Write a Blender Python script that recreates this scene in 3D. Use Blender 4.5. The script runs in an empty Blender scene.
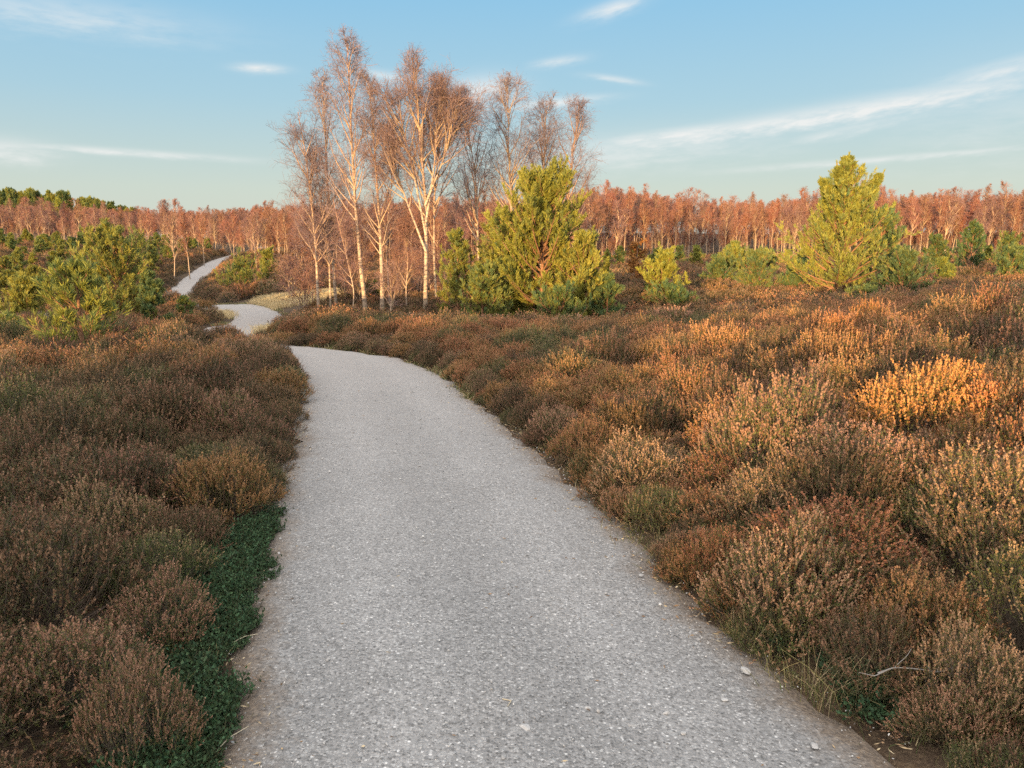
import bpy, math, random
import numpy as np

rng = np.random.default_rng(11)
random.seed(11)
scene = bpy.context.scene
COL = scene.collection
R = math.radians

# ------------------------------------------------------------------ camera model
F, HZ, EYE = 759.0, 250.0, 1.6
PITCH = math.atan((384 - HZ) / F)
cp, sp = math.cos(PITCH), math.sin(PITCH)


def pix(u, v, Y):
    """the point seen at pixel (u, v) at forward distance Y"""
    vv = (v - 384) / F
    t = Y / (cp - vv * sp)
    return np.array([(u - 512) / F * t, Y, EYE - (sp + vv * cp) * t])


def pixz(u, v, z):
    vv = (v - 384) / F
    t = (EYE - z) / (sp + vv * cp)
    return np.array([(u - 512) / F * t, (cp - vv * sp) * t, z])


def seen_u(x, y, z):
    """pixel column / row of world points"""
    d = y * cp + (EYE - z) * sp
    return 512 + F * x / d, 384 + F * ((EYE - z) * cp - y * sp) / d


# ------------------------------------------------------------------ sun
SUN_EL, SUN_AZ = R(2.2), R(20.0)          # light travels towards +Y turned 20 deg to +X
SD = np.array([math.sin(SUN_AZ), math.cos(SUN_AZ)])

# ------------------------------------------------------------------ path edges
pairs = [((220, 768), (898, 768)), ((236, 700), (812, 700)), ((246, 650), (740, 650)), ((257, 600), (680, 600)),
         ((267, 560), (642, 560)), ((277, 513), (593, 513)), ((288, 475), (555, 475)), ((297, 445), (524, 448)),
         ((303, 420), (492, 420)), ((306, 400), (464, 397)), ((306, 385), (443, 378)), ((300, 372), (418, 366)),
         ((292, 363), (390, 357.5)), ((280, 357), (352, 352))]
Ledge = [pixz(*a, 0) for a, b in pairs]
Redge = [pixz(*b, 0) for a, b in pairs]
d0 = np.array([-0.10, -1.0, 0])
pre = [5.0, 3.0, 1.2]
Ledge = [Ledge[0] + d0 * k for k in pre] + Ledge
Redge = [Redge[0] + d0 * k for k in pre] + Redge
farc = np.array([(-5.15, 13.4, -0.05), (-6.6, 16.8, -0.27), (-8.0, 22, -0.6), (-9.7, 29, -0.92), (-13.2, 36.4, -1.22),
                 (-18.0, 42, -1.46), (-21.4, 48, -1.5), (-24.6, 58, -1.07), (-28.5, 72, -0.1), (-30.7, 80, 0.32),
                 (-34, 95, 0.9), (-40, 125, 2.2)])
tan = np.gradient(farc, axis=0)
tan /= np.linalg.norm(tan[:, :2], axis=1)[:, None]
nrm = np.stack([-tan[:, 1], tan[:, 0], 0 * tan[:, 0]], 1)
Ledge = np.array(Ledge + list(farc + nrm * .85))
Redge = np.array(Redge + list(farc - nrm * .85))


def catmull(P, step=0.12):
    out = []
    for i in range(len(P) - 1):
        p0, p1, p2, p3 = P[max(i - 1, 0)], P[i], P[i + 1], P[min(i + 2, len(P) - 1)]
        n = counts[i]
        t = (np.arange(n) / n)[:, None]
        out.append(0.5 * (2 * p1 + (p2 - p0) * t + (2 * p0 - 5 * p1 + 4 * p2 - p3) * t ** 2 + (3 * p1 - p0 - 3 * p2 + p3) * t ** 3))
    out.append(P[-1:])
    return np.concatenate(out)


counts = [max(2, int(np.linalg.norm((Ledge[i + 1] + Redge[i + 1] - Ledge[i] - Redge[i])[:2]) / 2 / 0.15)) for i in range(len(Ledge) - 1)]
LE, RE = catmull(Ledge), catmull(Redge)
CE = (LE + RE) / 2
HW = np.linalg.norm((LE - RE)[:, :2], axis=1) / 2
# half width measured across the direction of travel
tg = np.gradient(CE[:, :2], axis=0)
tg /= np.linalg.norm(tg, axis=1)[:, None]
NR = np.stack([tg[:, 1], -tg[:, 0]], 1)
HW = np.abs(((RE - LE)[:, :2] * NR).sum(1)) / 2


def edge_dist(x, y):
    """distance outside the path's edge (negative on the path) and side (+1 right)"""
    x = np.atleast_1d(x).astype(float)
    y = np.atleast_1d(y).astype(float)
    out = np.empty(len(x))
    sd = np.empty(len(x))
    for a in range(0, len(x), 4000):
        dx = x[a:a + 4000, None] - CE[None, :, 0]
        dy = y[a:a + 4000, None] - CE[None, :, 1]
        d = np.hypot(dx, dy) - HW[None, :]
        k = d.argmin(1)
        r = np.arange(len(k))
        out[a:a + 4000] = d[r, k]
        sd[a:a + 4000] = np.sign(dx[r, k] * NR[k, 0] + dy[r, k] * NR[k, 1])
    return out, sd


# ------------------------------------------------------------------ terrain
ctl = [(x, y, 0.0) for x in (-1.5, 0, 1.5) for y in (-3, 0, 3, 6)]
ctl += [(-30, -5, 0), (30, -5, 0.3), (0, -40, 0.0), (-60, -40, 0.0), (60, -40, 0.2), (0, -100, 0), (-100, -100, 0), (100, -100, 0)]
ctl += [(-3.2, 3, 0.03), (-6, 4, 0.06), (-4, 8, 0.03), (-8, 9, 0.06), (-6, 11.5, 0.05), (-10, 13.5, 0.0), (-15, 13, 0.05),
        (-16, 19, -0.55), (-9.5, 18.5, -0.7), (-22, 22, -0.7), (-20, 30, -0.9), (-14.5, 28, -1.1), (-30, 36, -0.8), (-38, 52, -0.5),
        (-28, 50, -1.3), (-52, 72, 0.9), (-36, 70, 0.1), (-85, 130, 3.0), (-45, 130, 2.6), (-70, 100, 2.2)]
ctl += [(2.2, 3.2, 0.16), (3.2, 5.2, 0.38), (6, 5, 0.6), (2.0, 8, 0.03), (4.5, 8.5, 0.36), (8, 9, 0.68), (0.5, 12, -0.06), (2.5, 14, -0.15),
        (6, 14, 0.12), (10, 15, 0.42), (16, 16, 0.22), (-2.2, 14, -0.1), (-5, 21, -0.7), (-5, 27, -1.05), (-1, 23, -0.9), (2, 22, -0.8), (6, 22, -0.42),
        (-10.5, 38, -.62), (-8.5, 35.5, -.62), (-7.5, 31, -.95), (-3, 35, -0.95), (8, 25, -0.3), (14, 26, -0.05), (22, 27, 0.1), (0, 42, -0.85), (10, 42, -0.5), (26, 42, -0.1), (-8, 45, -0.9),
        (-8, 65, -0.5), (5, 62, -0.45), (24, 62, -0.05), (48, 62, 0.15), (-10, 85, 0.0), (20, 100, 0.3), (60, 100, 0.5), (90, 100, 0.6)]
ctl += [(-120, 190, 6.5), (-85, 190, 4.2), (-40, 190, 3), (0, 175, 5.2), (120, 175, 5.5), (60, 175, 5.2), (-300, 320, 10), (0, 350, 3), (300, 320, 3), (-200, 60, 2), (200, 60, 1.5)]
ctl += [tuple(c) for c in farc]
ctl += [tuple((Ledge[i] + Redge[i]) / 2) for i in range(2, 17, 2)]
ctl = np.array(ctl)


def warp(x, y):
    yy = np.maximum(y, 0) + 6.0
    return np.stack([x / yy, 1.15 * np.log(yy) - 0.02 * np.minimum(y, 0)], 1)


CW = warp(ctl[:, 0], ctl[:, 1])
PHI = lambda A: np.sqrt(A ** 2 + 0.12 ** 2)
Kmat = PHI(np.linalg.norm(CW[:, None] - CW[None], axis=2)) - 0.004 * np.eye(len(CW))
WTS = np.linalg.solve(Kmat, ctl[:, 2])


def H(x, y):
    x = np.atleast_1d(np.asarray(x, float))
    y = np.atleast_1d(np.asarray(y, float))
    out = np.empty(len(x))
    for a in range(0, len(x), 5000):
        w = warp(x[a:a + 5000], y[a:a + 5000])
        out[a:a + 5000] = PHI(np.linalg.norm(w[:, None] - CW[None], axis=2)) @ WTS
    return out


def bump(x, y):
    return 0.05 * np.sin(1.7 * x + 0.6 * y) * np.sin(1.3 * y - 0.5 * x + 1) + 0.025 * np.sin(4.1 * x + 1.1) * np.sin(3.7 * y)


def ground_z(x, y):
    """height of the ground sheet: the terrain, a little lower below the path, uneven beside it"""
    d, _ = edge_dist(x, y)
    s = np.clip((d - 0.1) / 0.8, 0, 1)
    return H(x, y) + s * bump(np.atleast_1d(x), np.atleast_1d(y)) + np.where(d < 0.12, -0.035 * np.clip((0.12 - d) / 0.12, 0, 1), 0) + 0.03 * s


# ------------------------------------------------------------------ mesh collector
class MB:
    def __init__(self):
        self.v, self.q, self.t, self.cv = [], [], [], []
        self.n = 0

    def add(self, v, quads=None, tris=None, col=(1, 1, 1)):
        v = np.asarray(v, float).reshape(-1, 3)
        c = np.asarray(col, float)
        if c.ndim == 1:
            c = np.repeat(c[None], len(v), 0)
        self.v.append(v)
        self.cv.append(c[:, :3])
        if quads is not None and len(quads):
            self.q.append(np.asarray(quads, int) + self.n)
        if tris is not None and len(tris):
            self.t.append(np.asarray(tris, int) + self.n)
        self.n += len(v)
        return self

    def mesh(self, name, mats, smooth=False):
        me = bpy.data.meshes.new(name)
        v = np.concatenate(self.v)
        q = np.concatenate(self.q) if self.q else np.zeros((0, 4), int)
        t = np.concatenate(self.t) if self.t else np.zeros((0, 3), int)
        me.vertices.add(len(v))
        me.vertices.foreach_set('co', v.ravel())
        nl = q.size + t.size
        me.loops.add(nl)
        me.loops.foreach_set('vertex_index', np.concatenate([q.ravel(), t.ravel()]).astype(np.int32))
        me.polygons.add(len(q) + len(t))
        me.polygons.foreach_set('loop_start', np.concatenate([np.arange(len(q)) * 4, q.size + np.arange(len(t)) * 3]).astype(np.int32))
        if smooth:
            me.polygons.foreach_set('use_smooth', np.ones(len(q) + len(t), bool))
        a = me.attributes.new('col', 'FLOAT_COLOR', 'POINT')
        c = np.concatenate(self.cv)
        a.data.foreach_set('color', np.concatenate([c, np.ones((len(c), 1))], 1).astype(np.float32).ravel())
        me.materials.append(mats)
        me.update()
        me.validate()
        return me

    def obj(self, name, mat, parent=None, smooth=False):
        o = bpy.data.objects.new(name, self.mesh(name, mat, smooth))
        COL.objects.link(o)
        if parent:
            o.parent = parent
        return o


def unit(a):
    return a / np.maximum(np.linalg.norm(a, axis=-1, keepdims=True), 1e-9)


def rperp(T):
    r = rng.normal(size=T.shape)
    r -= (r * T).sum(-1, keepdims=True) * T
    return unit(r)


def ribbons(mb, P, w0, w1, col0, col1=None):
    """flat tapering strips along polylines P (N,K,3)"""
    N, K, _ = P.shape
    T = unit(P[:, -1] - P[:, 0])
    S = rperp(T)[:, None, :]
    f = np.linspace(0, 1, K)[None, :, None]
    w = (np.reshape(w0, (-1, 1, 1)) * (1 - f) + np.reshape(w1, (-1, 1, 1)) * f) * 0.5
    V = np.stack([P - S * w, P + S * w], 2).reshape(N, -1, 3)
    k = np.arange(K - 1) * 2
    fq = np.stack([k, k + 1, k + 3, k + 2], 1)
    Q = (fq[None] + (np.arange(N) * 2 * K)[:, None, None]).reshape(-1, 4)
    c0 = np.broadcast_to(np.asarray(col0, float).reshape(-1, 1, 3), (N, K, 3))
    c1 = c0 if col1 is None else np.broadcast_to(np.asarray(col1, float).reshape(-1, 1, 3), (N, K, 3))
    C = np.repeat((c0 * (1 - f) + c1 * f)[:, :, None, :], 2, 2).reshape(-1, 3)
    mb.add(V.reshape(-1, 3), Q, None, C)


def tubes(mb, P, r0, r1, sides, col0, col1=None, power=1.0):
    """round tapering tubes along polylines P (N,K,3)"""
    N, K, _ = P.shape
    T = unit(np.gradient(P, axis=1))
    ref = np.array([0.31, 0.95, 0.05])
    A = unit(np.cross(T, ref))
    B = np.cross(T, A)
    f = np.linspace(0, 1, K)[None, :, None, None]
    r = np.reshape(r0, (-1, 1, 1, 1)) * (1 - f ** power) + np.reshape(r1, (-1, 1, 1, 1)) * f ** power
    th = np.arange(sides) / sides * 2 * math.pi
    ring = A[:, :, None, :] * np.cos(th)[None, None, :, None] + B[:, :, None, :] * np.sin(th)[None, None, :, None]
    V = P[:, :, None, :] + ring * r
    i, j = np.meshgrid(np.arange(K - 1), np.arange(sides), indexing='ij')
    j2 = (j + 1) % sides
    fq = np.stack([i * sides + j, i * sides + j2, (i + 1) * sides + j2, (i + 1) * sides + j], -1).reshape(-1, 4)
    Q = (fq[None] + (np.arange(N) * K * sides)[:, None, None]).reshape(-1, 4)
    c0 = np.broadcast_to(np.asarray(col0, float).reshape(-1, 1, 3), (N, K, 3))
    c1 = c0 if col1 is None else np.broadcast_to(np.asarray(col1, float).reshape(-1, 1, 3), (N, K, 3))
    ff = f[..., 0]
    C = np.repeat((c0 * (1 - ff) + c1 * ff)[:, :, None, :], sides, 2).reshape(-1, 3)
    mb.add(V.reshape(-1, 3), Q, None, C)


def blades(mb, P, D, length, width, col, colt=None):
    """diamond leaves: base P, direction D"""
    N = len(P)
    S = rperp(D)
    L = np.reshape(length, (-1, 1)) * D
    W = np.reshape(width, (-1, 1)) * 0.5 * S
    V = np.stack([P, P + 0.5 * L + W, P + L, P + 0.5 * L - W], 1)
    Q = np.arange(N * 4).reshape(N, 4)
    c = np.broadcast_to(np.asarray(col, float).reshape(-1, 3), (N, 3))
    ct = c if colt is None else np.broadcast_to(np.asarray(colt, float).reshape(-1, 3), (N, 3))
    C = np.stack([c, (c + ct) / 2, ct, (c + ct) / 2], 1).reshape(-1, 3)
    mb.add(V.reshape(-1, 3), Q, None, C)


def grow(P, n, t0, t1, length, ang, up, K=5, wob=0.12, shorten=0.5, spread=0.35):
    """n children on each parent polyline; returns (M*n,K,3) and the parent parameter of each"""
    M, K0, _ = P.shape
    t = rng.uniform(t0, t1, (M, n))
    idx = t * (K0 - 1)
    i = np.minimum(idx.astype(int), K0 - 2)
    f = (idx - i)[..., None]
    m = np.arange(M)[:, None]
    base = P[m, i] * (1 - f) + P[m, i + 1] * f
    T = unit(P[m, i + 1] - P[m, i])
    A = rperp(T)
    a = ang * rng.uniform(1 - spread, 1 + spread, (M, n, 1))
    d = unit(np.cos(a) * T + np.sin(a) * A)
    L = np.broadcast_to(np.asarray(length, float).reshape(-1, 1) if np.ndim(length) else length, (M, n))
    L = L * (1 - shorten * t) * rng.uniform(0.65, 1.25, (M, n))
    pts = [base]
    for k in range(K - 1):
        d = unit(d + np.array([0, 0, up]) + wob * rng.normal(size=d.shape))
        pts.append(pts[-1] + d * (L / (K - 1))[..., None])
    return np.stack(pts, 2).reshape(M * n, K, 3), t.reshape(-1)


def spline(pts, K):
    P = np.array(pts, float)
    s = np.r_[0, np.cumsum(np.linalg.norm(np.diff(P, axis=0), axis=1))]
    q = np.linspace(0, s[-1], K * 4)
    lin = np.stack([np.interp(q, s, P[:, k]) for k in range(3)], 1)
    w = max(3, K // 3) | 1
    pad = np.concatenate([np.repeat(lin[:1], w // 2, 0), lin, np.repeat(lin[-1:], w // 2, 0)])
    sm = np.stack([np.convolve(pad[:, k], np.ones(w) / w, 'valid') for k in range(3)], 1)
    sm[0], sm[-1] = P[0], P[-1]
    return sm[np.linspace(0, len(sm) - 1, K).astype(int)]


# ------------------------------------------------------------------ materials
class NT:
    """small helper over a node tree"""
    def __init__(self, tree):
        self.t = tree
        self.n = tree.nodes
        self.l = tree.links

    def node(self, typ, **kw):
        nd = self.n.new(typ)
        for k, v in kw.items():
            setattr(nd, k, v)
        return nd

    def link(self, a, b):
        self.l.new(a, b)

    def m(self, op, a, b=None, c=None, clamp=False):
        nd = self.n.new('ShaderNodeMath')
        nd.operation = op
        nd.use_clamp = clamp
        for i, x in enumerate((a, b, c)):
            if x is None:
                continue
            if isinstance(x, (int, float)):
                nd.inputs[i].default_value = x
            else:
                self.l.new(x, nd.inputs[i])
        return nd.outputs[0]

    def mix(self, fac, a, b, mode='MIX'):
        nd = self.n.new('ShaderNodeMix')
        nd.data_type = 'RGBA'
        nd.blend_type = mode
        for s, x in (('Factor', fac), ('A', a), ('B', b)):
            sock = [i for i in nd.inputs if i.name == s and i.type == ('VALUE' if s == 'Factor' else 'RGBA')][0]
            if isinstance(x, (int, float)):
                sock.default_value = x
            elif isinstance(x, tuple):
                sock.default_value = (*x, 1)
            else:
                self.l.new(x, sock)
        return [o for o in nd.outputs if o.type == 'RGBA'][0]

    def noise(self, vec, scale, detail=3, rough=0.55):
        nd = self.node('ShaderNodeTexNoise')
        nd.inputs['Scale'].default_value = scale
        nd.inputs['Detail'].default_value = detail
        nd.inputs['Roughness'].default_value = rough
        if vec is not None:
            self.link(vec, nd.inputs['Vector'])
        return nd.outputs['Fac']

    def ramp(self, fac, stops):
        nd = self.node('ShaderNodeValToRGB')
        e = nd.color_ramp.elements
        while len(e) < len(stops):
            e.new(0.5)
        for k, (p, c) in enumerate(stops):
            e[k].position = p
            e[k].color = (*c, 1) if len(c) == 3 else c
        self.link(fac, nd.inputs[0])
        return nd.outputs[0]


def new_mat(name):
    m = bpy.data.materials.new(name)
    m.use_nodes = True
    m.node_tree.nodes.clear()
    t = NT(m.node_tree)
    out = t.node('ShaderNodeOutputMaterial')
    return m, t, out


def leaf_mat(name, vary=0.35, hue=0.02, transl=0.25, rough=0.7, sat=1.0):
    m, t, out = new_mat(name)
    at = t.node('ShaderNodeAttribute', attribute_name='col')
    oi = t.node('ShaderNodeObjectInfo')
    hsv = t.node('ShaderNodeHueSaturation')
    hsv.inputs['Saturation'].default_value = sat
    t.link(t.m('MULTIPLY_ADD', oi.outputs['Random'], hue * 2, 0.5 - hue), hsv.inputs['Hue'])
    r2 = t.m('FRACT', t.m('MULTIPLY', oi.outputs['Random'], 17.31))
    t.link(t.m('MULTIPLY_ADD', r2, vary, 1 - vary * 0.5), hsv.inputs['Value'])
    t.link(at.outputs['Color'], hsv.inputs['Color'])
    p = t.node('ShaderNodeBsdfPrincipled')
    p.inputs['Roughness'].default_value = rough
    p.inputs['Specular IOR Level'].default_value = 0.25
    t.link(hsv.outputs[0], p.inputs['Base Color'])
    if transl > 0:
        tr = t.node('ShaderNodeBsdfTranslucent')
        t.link(hsv.outputs[0], tr.inputs['Color'])
        mx = t.node('ShaderNodeMixShader')
        mx.inputs[0].default_value = transl
        t.link(p.outputs[0], mx.inputs[1])
        t.link(tr.outputs[0], mx.inputs[2])
        t.link(mx.outputs[0], out.inputs[0])
    else:
        t.link(p.outputs[0], out.inputs[0])
    return m


M_heath_leaf = leaf_mat('heather_foliage', 0.4, 0.015, 0.2)
M_heath_bloom = leaf_mat('faded_heather_blossom', 0.35, 0.012, 0.22)
M_heath_stem = leaf_mat('heather_stem', 0.3, 0.01, 0.0)
M_needle = leaf_mat('pine_needles', 0.28, 0.012, 0.22, 0.6)
M_twig = leaf_mat('birch_twigs', 0.25, 0.012, 0.0, 0.75)
M_grass = leaf_mat('dry_grass', 0.2, 0.01, 0.3)
M_leafy = leaf_mat('small_green_leaves', 0.3, 0.015, 0.25)
M_dead = leaf_mat('dead_wood', 0.1, 0.005, 0.0)


def birch_bark():
    m, t, out = new_mat('birch_bark')
    at = t.node('ShaderNodeAttribute', attribute_name='col')
    tc = t.node('ShaderNodeTexCoord')
    mp = t.node('ShaderNodeMapping')
    mp.inputs['Scale'].default_value = (3, 3, 11)
    t.link(tc.outputs['Object'], mp.inputs[0])
    n = t.noise(mp.outputs[0], 1.6, 4, 0.65)
    f = t.ramp(n, [(0.47, (0, 0, 0)), (0.6, (1, 1, 1))])
    c = t.mix(t.m('MULTIPLY', f, 0.75), at.outputs['Color'], (0.07, 0.055, 0.05))
    sz = t.node('ShaderNodeSeparateXYZ')
    t.link(tc.outputs['Object'], sz.inputs[0])
    n2 = t.noise(tc.outputs['Object'], 7, 4, 0.7)
    foot = t.m('MULTIPLY', t.m('SUBTRACT', 1.25, sz.outputs[2], clamp=True), t.ramp(n2, [(0.4, (0, 0, 0)), (0.55, (1, 1, 1))]))
    c = t.mix(t.m('MULTIPLY', foot, 0.85), c, (0.045, 0.036, 0.032))
    p = t.node('ShaderNodeBsdfPrincipled')
    p.inputs['Roughness'].default_value = 0.8
    t.link(c, p.inputs['Base Color'])
    t.link(p.outputs[0], out.inputs[0])
    return m


def pine_bark():
    m, t, out = new_mat('pine_bark')
    tc = t.node('ShaderNodeTexCoord')
    n = t.noise(tc.outputs['Object'], 22, 4, 0.7)
    c = t.ramp(n, [(0.3, (0.12, 0.06, 0.035)), (0.7, (0.36, 0.18, 0.09))])
    p = t.node('ShaderNodeBsdfPrincipled')
    p.inputs['Roughness'].default_value = 0.85
    t.link(c, p.inputs['Base Color'])
    b = t.node('ShaderNodeBump')
    b.inputs['Distance'].default_value = 0.02
    t.link(n, b.inputs['Height'])
    t.link(b.outputs[0], p.inputs['Normal'])
    t.link(p.outputs[0], out.inputs[0])
    return m


M_bark, M_pbark = birch_bark(), pine_bark()


def path_mat():
    m, t, out = new_mat('crushed_gravel')
    g = t.node('ShaderNodeNewGeometry')
    pos = g.outputs['Position']
    at = t.node('ShaderNodeAttribute', attribute_name='col')
    sx = t.node('ShaderNodeSeparateColor')
    t.link(at.outputs['Color'], sx.inputs[0])
    vo = t.node('ShaderNodeTexVoronoi', feature='F1')
    vo.inputs['Scale'].default_value = 105
    t.link(pos, vo.inputs['Vector'])
    vo2 = t.node('ShaderNodeTexVoronoi', feature='F1')
    vo2.inputs['Scale'].default_value = 52
    t.link(pos, vo2.inputs['Vector'])
    sc = t.node('ShaderNodeSeparateColor')
    t.link(vo.outputs['Color'], sc.inputs[0])
    sc2 = t.node('ShaderNodeSeparateColor')
    t.link(vo2.outputs['Color'], sc2.inputs[0])
    c1 = t.ramp(sc.outputs[0], [(0.0, (0.12, 0.117, 0.113)), (0.3, (0.20, 0.196, 0.19)), (0.75, (0.295, 0.288, 0.28)), (0.95, (0.37, 0.362, 0.35)), (1.0, (0.58, 0.57, 0.55))])
    c2 = t.ramp(sc2.outputs[0], [(0.0, (0.17, 0.167, 0.162)), (0.5, (0.29, 0.287, 0.28)), (1.0, (0.44, 0.435, 0.42))])
    big = t.m('GREATER_THAN', sc2.outputs[1], 0.66)
    c = t.mix(t.m('MULTIPLY', big, t.m('LESS_THAN', vo2.outputs['Distance'], 0.42)), c1, c2)
    # fines packed between the stones
    n0 = t.noise(pos, 230, 2)
    c = t.mix(t.m('MULTIPLY', t.m('GREATER_THAN', vo.outputs['Distance'], 0.5), 0.6), c, (0.24, 0.235, 0.23))
    # broad wear: paler trodden lanes, damper duller patches
    n1 = t.noise(pos, 0.9, 5, 0.6)
    wear = t.m('MULTIPLY_ADD', n1, 0.34, 0.84)
    n3 = t.noise(pos, 9, 3, 0.6)
    wear = t.m('MULTIPLY', wear, t.m('MULTIPLY_ADD', n3, 0.22, 0.89))
    wear = t.m('MULTIPLY', wear, t.m('MULTIPLY_ADD', t.m('MULTIPLY', sx.outputs[2], t.noise(pos, 1.7, 3, .6)), .34, .92))
    wn = t.node('ShaderNodeCombineColor')
    for k in range(3):
        t.link(wear, wn.inputs[k])
    c = t.mix(1.0, c, wn.outputs[0], 'MULTIPLY')
    # soil and plant litter washed in along the edges
    n2 = t.noise(pos, 14, 4, 0.65)
    e = t.m('ADD', t.m('MULTIPLY', sx.outputs[0], 1.7), t.m('MULTIPLY_ADD', n2, 1.3, -0.85))
    e = t.m('MULTIPLY', t.m('SMOOTH_MIN', t.m('MAXIMUM', e, 0.0), 1.0, 0.05), 0.85)
    litter = t.ramp(t.noise(pos, 60, 3, 0.7), [(0.35, (0.075, 0.055, 0.04)), (0.6, (0.2, 0.15, 0.105)), (0.75, (0.33, 0.26, 0.18))])
    c = t.mix(e, c, litter)
    # the far stretches blend to an even, warmer, pinkish tone
    c = t.mix(t.m('MULTIPLY', sx.outputs[1], 0.8), c, (0.35, 0.318, 0.292))
    p = t.node('ShaderNodeBsdfPrincipled')
    p.inputs['Roughness'].default_value = 0.9
    p.inputs['Specular IOR Level'].default_value = 0.3
    t.link(c, p.inputs['Base Color'])
    hgt = t.m('ADD', t.m('MULTIPLY', t.m('SUBTRACT', 1.0, vo.outputs['Distance']), sc.outputs[1]), t.m('MULTIPLY', n0, 0.5))
    b = t.node('ShaderNodeBump')
    b.inputs['Distance'].default_value = 0.006
    b.inputs['Strength'].default_value = 0.9
    t.link(hgt, b.inputs['Height'])
    t.link(b.outputs[0], p.inputs['Normal'])
    t.link(p.outputs[0], out.inputs[0])
    return m


def ground_mat():
    m, t, out = new_mat('peaty_heath_soil')
    g = t.node('ShaderNodeNewGeometry')
    pos = g.outputs['Position']
    n1 = t.noise(pos, 0.35, 5, 0.6)
    n2 = t.noise(pos, 9, 5, 0.7)
    n3 = t.noise(pos, 55, 3, 0.7)
    c = t.ramp(n2, [(0.3, (0.03, 0.022, 0.016)), (0.55, (0.075, 0.052, 0.036)), (0.75, (0.12, 0.085, 0.05))])
    c = t.mix(t.m('MULTIPLY', t.ramp(n1, [(0.45, (0, 0, 0)), (0.62, (1, 1, 1))]), 0.5), c, (0.11, 0.075, 0.042))
    c = t.mix(t.m('MULTIPLY', t.ramp(n3, [(0.5, (0, 0, 0)), (0.7, (1, 1, 1))]), 0.5), c, (0.2, 0.145, 0.09))
    p = t.node('ShaderNodeBsdfPrincipled')
    p.inputs['Roughness'].default_value = 0.95
    p.inputs['Specular IOR Level'].default_value = 0.15
    t.link(c, p.inputs['Base Color'])
    b = t.node('ShaderNodeBump')
    b.inputs['Distance'].default_value = 0.05
    t.link(n2, b.inputs['Height'])
    t.link(b.outputs[0], p.inputs['Normal'])
    t.link(p.outputs[0], out.inputs[0])
    return m


def stone_mat():
    m, t, out = new_mat('loose_stone')
    oi = t.node('ShaderNodeObjectInfo')
    c = t.ramp(oi.outputs['Random'], [(0.0, (0.15, 0.147, 0.143)), (0.4, (0.27, 0.267, 0.262)), (0.85, (0.40, 0.395, 0.385)), (0.98, (0.60, 0.59, 0.56))])
    tc = t.node('ShaderNodeTexCoord')
    n = t.noise(tc.outputs['Object'], 3.0, 4, 0.6)
    c = t.mix(0.4, c, t.ramp(n, [(0.3, (0.25, 0.24, 0.23)), (0.7, (0.62, 0.6, 0.57))]))
    p = t.node('ShaderNodeBsdfPrincipled')
    p.inputs['Roughness'].default_value = 0.85
    t.link(c, p.inputs['Base Color'])
    t.link(p.outputs[0], out.inputs[0])
    return m


M_path, M_ground, M_stone = path_mat(), ground_mat(), stone_mat()


# ------------------------------------------------------------------ object helpers
def tag(o, label, cat, group=None):
    o['label'] = label
    o['category'] = cat
    if group:
        o['group'] = group
    return o


def thing(name, label, cat, loc=(0, 0, 0), group=None):
    o = bpy.data.objects.new(name, None)
    o.empty_display_size = 0.2
    COL.objects.link(o)
    o.location = loc
    return tag(o, label, cat, group)


def dup(root, loc, rz, s, label, group=None):
    r = root.copy()
    COL.objects.link(r)
    r.location = loc
    r.rotation_euler = (0, 0, rz)
    r.scale = (s, s, s) if np.ndim(s) == 0 else tuple(s)
    r['label'] = label
    if group:
        r['group'] = group
    elif 'group' in r:
        del r['group']
    for ch in root.children:
        c = ch.copy()
        COL.objects.link(c)
        c.parent = r
    return r


class Kind:
    """a prototype that is moved to its first place, then copied"""
    def __init__(self, root):
        self.root, self.used = root, False

    def place(self, loc, rz, s, label, group=None):
        loc = tuple(float(a) for a in loc)
        if not self.used:
            self.used = True
            r = self.root
            r.location, r.rotation_euler = loc, (0, 0, rz)
            r.scale = (s, s, s) if np.ndim(s) == 0 else tuple(s)
            r['label'] = label
            if group:
                r['group'] = group
            return r
        return dup(self.root, loc, rz, s, label, group)


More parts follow.
